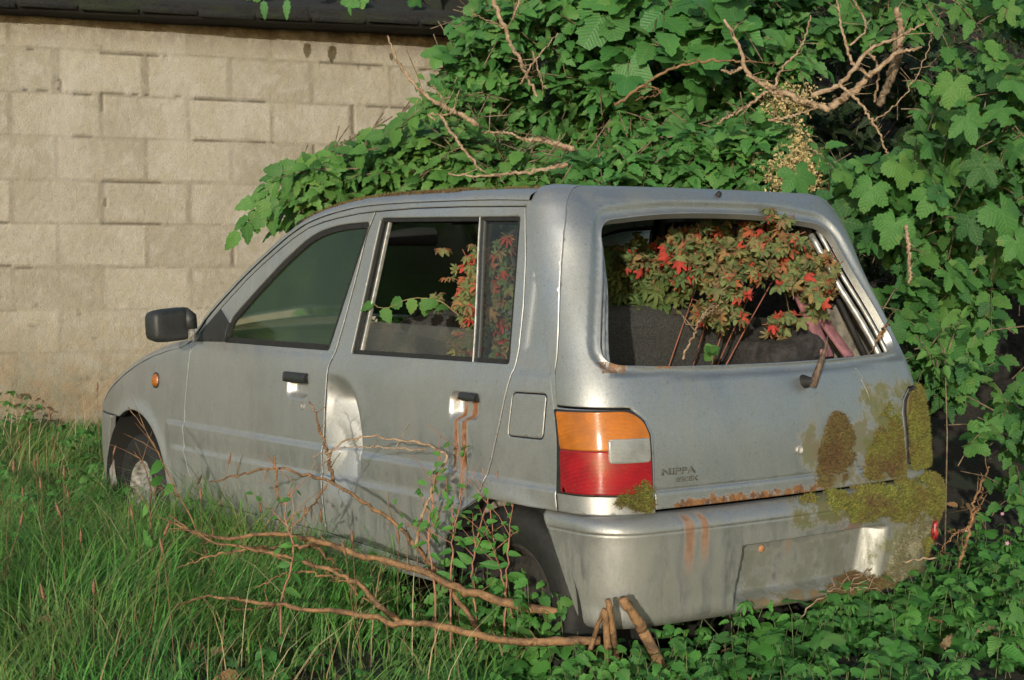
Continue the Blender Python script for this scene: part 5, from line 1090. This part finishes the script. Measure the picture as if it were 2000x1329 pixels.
# ------------------------------------------------------------------ grass and weeds
def on_car(x, y, m=.0): return (np.abs(x) < .66-m) & (y > .08+m) & (y < 3.3-m)
def ground_pts(n, x0, x1, z0, z1):
    X = x0+(x1-x0)*rng.random(n); Z = np.sqrt(z0*z0+(z1*z1-z0*z0)*rng.random(n)); f = X/Z; p = np.stack([CP[0]+Z*FH[0]+X*Z/z1*0+RH[0]*X, CP[1]+Z*FH[1]+RH[1]*X], 1); return p, X, Z
def blades(p, h, w, lean, name, mat, segs=4, curl=.55):
    n = len(p); z0 = gz(p[:, 0], p[:, 1]); base = np.c_[p, z0-.01]; az = rng.random(n)*2*np.pi*.55+4*np.pi*fbm(p[:, 0]*2.3, p[:, 1]*2.3, 88, 2); ld = np.stack([np.cos(az), np.sin(az), 0*az], 1)+lean; ld = ld/(np.linalg.norm(ld, axis=1)[:, None]+1e-9)*(.35+1.15*rng.random(n)**1.3)[:, None]
    wa = az+np.pi/2+rng.normal(size=n)*.4; sd = np.stack([np.cos(wa), np.sin(wa), 0*wa], 1); t = np.linspace(0, 1, segs+1); V = []
    for i, tt in enumerate(t):
        c = base+UPW*(h*(tt-.30*curl*tt**3))[:, None]+ld*(h*curl*tt**2.1)[:, None]; ww = (w*(1-tt**1.6))[:, None]
        if i < segs: V += [c-sd*ww, c+sd*ww]
        else: V += [c]
    V = np.stack(V, 1); k = V.shape[1]; F = []
    for i in range(segs-1): F += [(2*i, 2*i+1, 2*i+3), (2*i, 2*i+3, 2*i+2)]
    F += [(2*(segs-1), 2*(segs-1)+1, 2*segs)]; F = np.array(F); Fa = (F[None]+(np.arange(n)*k)[:, None, None]).reshape(-1, 3)
    uv = np.tile(np.array([(0.3, tt) for tt in np.repeat(t, 2)[:k]]), (n, 1)); return make(name, V.reshape(-1, 3), Fa, mat, uv=uv)
gmt = NT('grass_blades'); g = gmt.n('NewGeometry'); rr = g.outputs['Random Per Island']; uvn = gmt.n('UVMap'); v_ = gmt.sep(uvn.outputs[0])[1]
c = gmt.ramp(rr, [(0, (.05, .18, .030)), (.25, (.085, .26, .045)), (.5, (.12, .32, .062)), (.75, (.065, .22, .040)), (.90, (.15, .22, .06)), (.95, (.30, .24, .12)), (1, (.26, .17, .09))]); pn_ = gmt.noise(1.6, 5, .6); c = gmt.mix(gmt.mr(pn_, .42, .62, 0, .6), c, gmt.mix(rr, (.14, .26, .055), (.24, .30, .09))); c = gmt.mix(gmt.mr(v_, .75, 1, 0, .35), c, (.25, .24, .10))
gmt.inp('Base Color', c).inp('Roughness', .5).inp('Specular IOR Level', .35); t_ = gmt.n('BsdfTranslucent'); gmt.l(c, t_.inputs[0]); x_ = gmt.n('MixShader'); x_.inputs[0].default_value = .28; gmt.l(gmt.b.outputs[0], x_.inputs[1]); gmt.l(t_.outputs[0], x_.inputs[2]); gmt.l(x_.outputs[0], gmt.out.inputs[0])
def gfilter(p, X, Z):
    k = ~on_car(p[:, 0], p[:, 1]); wd = (p[:, 0]-CP[0])*WN[0]+(p[:, 1]-CP[1])*WN[1]; k &= wd < 8.55
    lim = interp([(3, -.05), (4.2, .05), (4.6, .15), (5.2, -.1), (6.0, -.8), (9, -.4)], Z)+.35*(fbm(p[:, 0]*2, p[:, 1]*2, 33)-.5); k &= X < lim; return k
p, X, Z = ground_pts(90000, -3.3, .35, 3.5, 8.8); k = gfilter(p, X, Z); p, X, Z = p[k], X[k], Z[k]
tall = fbm(p[:, 0]*1.7, p[:, 1]*1.7, 44, 3); nearcar = np.exp(-np.maximum(0, -p[:, 0]-.70)/.35)*(p[:, 1] > .9)*(p[:, 1] < 2.35)
hgt = (.10+.20*tall+.20*nearcar+.05*sm(-X, .5, 1.6))*(.55+.75*rng.random(len(p))); hgt *= 1-.55*sm(Z, 6.3, 7.9)
k = rng.random(len(p)) < (.35+.9*sm(tall, .3, .6)); p, hgt, Z = p[k], hgt[k], Z[k]
o = blades(p, hgt, (.0014+.0026*rng.random(len(p))**2), np.array([.25, -.1, 0]), 'grass', gmt.m, curl=.85); tag(o, 'long lush tangled grass on the left and along the car', 'grass', kind='stuff')
# dry bent stalks
p, X, Z = ground_pts(1300, -3.2, .3, 3.6, 7.8); k = gfilter(p, X, Z); p = p[k]; dm_ = NT('straw'); g = dm_.n('NewGeometry'); dm_.inp('Base Color', dm_.ramp(g.outputs['Random Per Island'], [(0, (.30, .22, .11)), (.5, (.36, .30, .17)), (.8, (.24, .12, .07)), (1, (.20, .24, .09))])).inp('Roughness', .7)
o = blades(p, .22+.28*rng.random(len(p)), .0009+.0009*rng.random(len(p)), np.array([.3, 0, 0]), 'dry_stalks', dm_.m, 5, .95); tag(o, 'thin straw coloured stalks bent among the green grass', 'grass', kind='stuff')
# seed heads
p, X, Z = ground_pts(150, -3.2, .2, 3.9, 7.2); k = gfilter(p, X, Z); p = p[k]; mb = MB()
for q in p:
    h = .22+.2*rng.random(); b = np.array([q[0], q[1], float(gz(q[0], q[1]))]); e_ = b+[rng.normal()*.05, rng.normal()*.05, h]; mb.tube([b, (b+e_)/2+rng.normal(size=3)*.01, e_], [.0012, .001, .0008], 4, cap=False); d = unit(e_-b+rng.normal(size=3)*.04); mb.tube([e_, e_+d*.012, e_+d*.03, e_+d*.045], [.001, .0045, .0038, .0008], 6)
o = mb.build('seed_heads', simple('brown_seed_head', (.16, .085, .045), .9, var=.4, bump=(200, .5, .002))); tag(o, 'small brown seed heads scattered in the grass', 'seed heads', kind='stuff')
# broad weeds: stems with pairs of leaves
def weeds(n, pts, hr, lr, kinds, L, T, tint=None, spread=.5, per=(3, 6)):
    for q in pts:
        Xq, Zq = cam_xz(q[0], q[1]); h = (hr[0]+(hr[1]-hr[0])*rng.random())*(1-.6*(1-sm(Xq, .15, .5))*(1-sm(Zq, 4.7, 5.1))); b = np.array([q[0], q[1], float(gz(q[0], q[1]))-.01]); e_ = b+[rng.normal()*h*.25, rng.normal()*h*.25, h]; k = rng.integers(*per); T.tube([b, (b+e_)/2+rng.normal(size=3)*h*.05, e_], [.0016, .0013, .0009], 4, cap=False)
        t = np.repeat(np.linspace(.30, 1, k), 2); m_ = len(t); P = b+np.outer(t, e_-b); az = np.repeat(np.arange(k)*1.57+rng.random()*3, 2)+np.tile([0, np.pi], k)+rng.normal(size=m_)*.3
        tip = np.stack([np.cos(az), np.sin(az), .15+0*az-rng.random(m_)*.5], 1); nor = unit(UPW+TOCAM*.35+rng.normal(size=(m_, 3))*.25); sz = (lr[0]+(lr[1]-lr[0])*rng.random(m_))*(1.1-.45*t); L.add(*place(kinds[rng.integers(len(kinds))], P+unit(tip)*.006, tip, nor, sz, .9+.4*rng.random(m_)))
L, T = Leaves(), MB(); p, X, Z = ground_pts(9000, -.6, 3.2, 3.5, 7.4); wdm = (~on_car(p[:, 0], p[:, 1], -.02)) & (X > interp([(3, -.2), (4.3, -.15), (5, .0), (9, .2)], Z)+.3*(fbm(p[:, 0]*2, p[:, 1]*2, 33)-.5)) & (fbm(p[:, 0]*3.1, p[:, 1]*3.1, 55, 3) > .37) & ((Z < 5.7+.8*(fbm(p[:, 0]*4, p[:, 1]*4, 57)-.5)) | (X < 1.0)); p = p[wdm]
for q in range(190):
    ta, tb = (at(850, 1240, 4.46), at(1130, 1300, 4.22)) if q < 120 else (at(1120, 1330, 3.92), at(1340, 1320, 3.88)); f = rng.random(); b = ta+(tb-ta)*f+rng.normal(size=3)*.05; z_ = float(gz(b[0], b[1])); h = (.12+.15*rng.random()) if q < 120 else (.07+.10*rng.random()); e_ = np.array([b[0]+rng.normal()*.04, b[1]+rng.normal()*.04, z_+h]); b = np.array([b[0], b[1], z_]); T.tube([b, (b+e_)/2, e_], [.0016, .0013, .0009], 4, cap=False)
    k = rng.integers(4, 8); tt = np.linspace(.3, 1, k); az = rng.random(k)*6.3; L.add(*place(O1[q % 4], b+np.outer(tt, e_-b), np.stack([np.cos(az), np.sin(az), -.1-.4*rng.random(k)], 1), unit(UPW+TOCAM*.6+rng.normal(size=(k, 3))*.3), (.03+.03*rng.random(k))*(1.15-.4*tt), 1.1))
weeds(0, p[:2000], (.05, .22), (.030, .085), O1+P1[2:], L, T); weeds(0, p[2000:4000], (.06, .22), (.020, .045), P3+O2, L, T)
o = L.build('ground_cover', G['cover'], None); tag(o, 'low leafy weeds covering the ground below the rear bumper', 'weeds', kind='stuff'); o2 = T.build('weed_stems', simple('weed_stem', (.09, .11, .04), .7, var=.3)); tag(o2, 'thin green stems of the low weeds', 'stems', kind='stuff')
L, T = Leaves(), MB(); p, X, Z = ground_pts(3000, -3.2, .2, 3.7, 8.2); k = gfilter(p, X, Z) & (fbm(p[:, 0]*1.6, p[:, 1]*1.6, 66) > .47); p = p[k][:800]; weeds(0, p, (.08, .26), (.03, .065), O1+P3[2:], L, T)
o = L.build('meadow_weeds', G['cover'], None); tag(o, 'broad leaved weeds mixed into the grass at the left', 'weeds', kind='stuff'); o2 = T.build('meadow_stems', simple('meadow_stem', (.09, .11, .04), .7)); tag(o2, 'thin stems of weeds inside the grass', 'stems', kind='stuff')
# individual plants by the rear wheel
for k, (pts, lb) in enumerate((([(985, 1210), (992, 1080), (1000, 980), (1010, 880)], 'tallest reddish willowherb in front of the fuel flap'), ([(930, 1210), (925, 1080), (960, 960), (985, 880)], 'willowherb with curled leaves in front of the rear arch'), ([(880, 1170), (885, 1050), (900, 950), (896, 870)], 'wispy willowherb under the rear door handle'), ([(850, 1160), (838, 1040), (850, 930), (862, 850)], 'thin pinkish willowherb left of the rear arch'), ([(1000, 1200), (975, 1110), (960, 1020), (940, 900)], 'leafy willowherb against the rear tyre'), ([(548, 1180), (572, 1080), (556, 1000), (572, 930)], 'slim weed before the gap between the doors'))):
    r, L, T = shrub('willowherb', lb, 'plant', 'willowherb along the car flank', tuple(at(*pts[0], 4.35)))
    mb, Q = wood(pts, [4.28, 4.32, 4.36, 4.4], .0030, .0010, 30, T, sides=5, seed=k)
    T.tube([np.array([Q[0][0], Q[0][1], float(gz(Q[0][0], Q[0][1]))]), Q[0]], .003, 5)
    for b in range(9):
        i0 = rng.integers(8, 29); top = i0 > 17; d = unit(RT*rng.normal()*.7+UPW*.9+FW*rng.normal()*.3); ln = .05+.09*rng.random(); e_ = Q[i0]+d*ln; T.tube([Q[i0], Q[i0]+d*ln*.5+RT*rng.normal()*.006, e_], [.0014, .001, .0006], 4, cap=False)
        kk = 1 if top else 4; tt = np.linspace(.3, 1, kk); L.add(*place(O2[0], Q[i0]+np.outer(tt, d*ln), unit(d*.4+rng.normal(size=(kk, 3))*.8), unit(TOCAM*.6+UPW*.5+rng.normal(size=(kk, 3))*.5), .016+.018*rng.random(kk)))
    idx = np.arange(3, 17, 2); kk = len(idx); L.add(*place(O2[1], Q[idx], unit(RT*np.where(np.arange(kk) % 2 == 0, 1, -1)[:, None]+rng.normal(size=(kk, 3))*.4-UPW*.2), unit(TOCAM*.7+UPW*.6+rng.normal(size=(kk, 3))*.4), .035+.025*rng.random(kk)))
    L.build('foliage', G['cover'], r); T.build('stem', simple('pink_stem', (.26, .12, .07), .7, var=.3), r)
# red dock stems at the front wheel
for k, (pts, lb) in enumerate((([(420, 1120), (380, 1030), (330, 930), (290, 850), (250, 795)], 'tall orange dock stalk leaning across the front wheel arch'), ([(300, 1110), (295, 1020), (288, 930), (262, 880)], 'shorter dock stalk standing in front of the front wheel'))):
    r, L, T = shrub('dock_stalk', lb, 'plant', 'dock stalks by the front wheel', tuple(at(*pts[0], 5.0))); mb, Q = wood(pts, [4.9, 5.2, 5.4], .004, .0015, 24, T, sides=6, seed=k+7)
    T.tube([np.array([Q[0][0], Q[0][1], float(gz(Q[0][0], Q[0][1]))]), Q[0]], .004, 5)
    for b in range(5): i0 = rng.integers(10, 22); d = unit(-RT*.5+UPW*.8+rng.normal(size=3)*.3); T.tube([Q[i0], Q[i0]+d*.06, Q[i0]+d*.13+[0, 0, -.01]], [.0015, .001, .0005], 4, cap=False)
    T.build('stalk', barkr.m, r); idx = np.array([4, 8, 12, 15]); L.add(*place(O2[0], Q[idx], unit(rng.normal(size=(4, 3))), unit(TOCAM+rng.normal(size=(4, 3))*.4), .05+.02*rng.random(4))); L.build('foliage', G['cover'], r)

# leaves hanging over the eave
r, L, T = shrub('hanging_creeper', 'two toothed leaves hanging down over the dark eave', 'creeper', loc=tuple(at(540, -60, 8.2)))
pp = np.array([at(515, 2, 8.2), at(562, 0, 8.2), at(1365//2, 12, 8.3)]); L.add(*place(O1[0], pp, unit(np.array([[.05, 0, -1.], [-.15, 0, -1.], [.1, 0, -1]])), unit(np.tile(TOCAM, (3, 1))+rng.normal(size=(3, 3))*.3), [.095, .10, .05], .7)); T.tube([at(540, -60, 8.2), at(520, -30, 8.2), pp[0]], .002, 5); T.tube([at(540, -60, 8.2), pp[1]], .002, 5)
qs = np.array([wallp(u, 2.60+.03*rng.normal(), .20+.08*rng.random()) for u in (1.35, 1.42, 1.5, 1.95, 2.4, 2.75, 2.8, 2.95, 3.0, 3.3)]); L.add(*place(P1[0], qs, unit(rng.normal(size=(len(qs), 3))*.5-UPW), unit(TOCAM+rng.normal(size=(len(qs), 3))*.3), .05+.04*rng.random(len(qs))))
L.build('foliage', G['mid'], r); T.build('stem', bark.m, r)

# fallen dead leaves and tiny pink flowers
p, X, Z = ground_pts(900, -2.5, 3.0, 3.6, 7.0); p = p[~on_car(p[:, 0], p[:, 1])]; n = len(p); L = Leaves(); P = np.c_[p, gz(p[:, 0], p[:, 1])+.02+.07*rng.random(n)]; L.add(*place(O1[1], P, unit(rng.normal(size=(n, 3))*[1, 1, .4]), unit(UPW+TOCAM*.5+rng.normal(size=(n, 3))*.5), .03+.035*rng.random(n), .7+.6*rng.random(n)))
o = L.build('dead_leaves', leafmat('dead_leaf', [(.16, .07, .03), (.24, .13, .06), (.10, .05, .025), (.30, .20, .10)], rough=.8, trans=.05), None); tag(o, 'brown dead leaves caught among the weeds and grass', 'leaves', kind='stuff')
p, X, Z = ground_pts(12, .0, 3.0, 3.8, 6.5); p = p[~on_car(p[:, 0], p[:, 1])]; n = len(p); L = Leaves(); P = np.c_[p, gz(p[:, 0], p[:, 1])+.13+.10*rng.random(n)]
for a in range(5): L.add(*place(O2[0], P, unit(RT*math.cos(a*1.257)+UP*math.sin(a*1.257)+0*P), unit(TOCAM+UPW*.3+0*P), .008, 1.3))
o = L.build('pink_flowers', simple('pink_petals', (.42, .20, .28), .6), None); tag(o, 'tiny pink flowers dotted over the low weeds', 'flowers', kind='stuff')
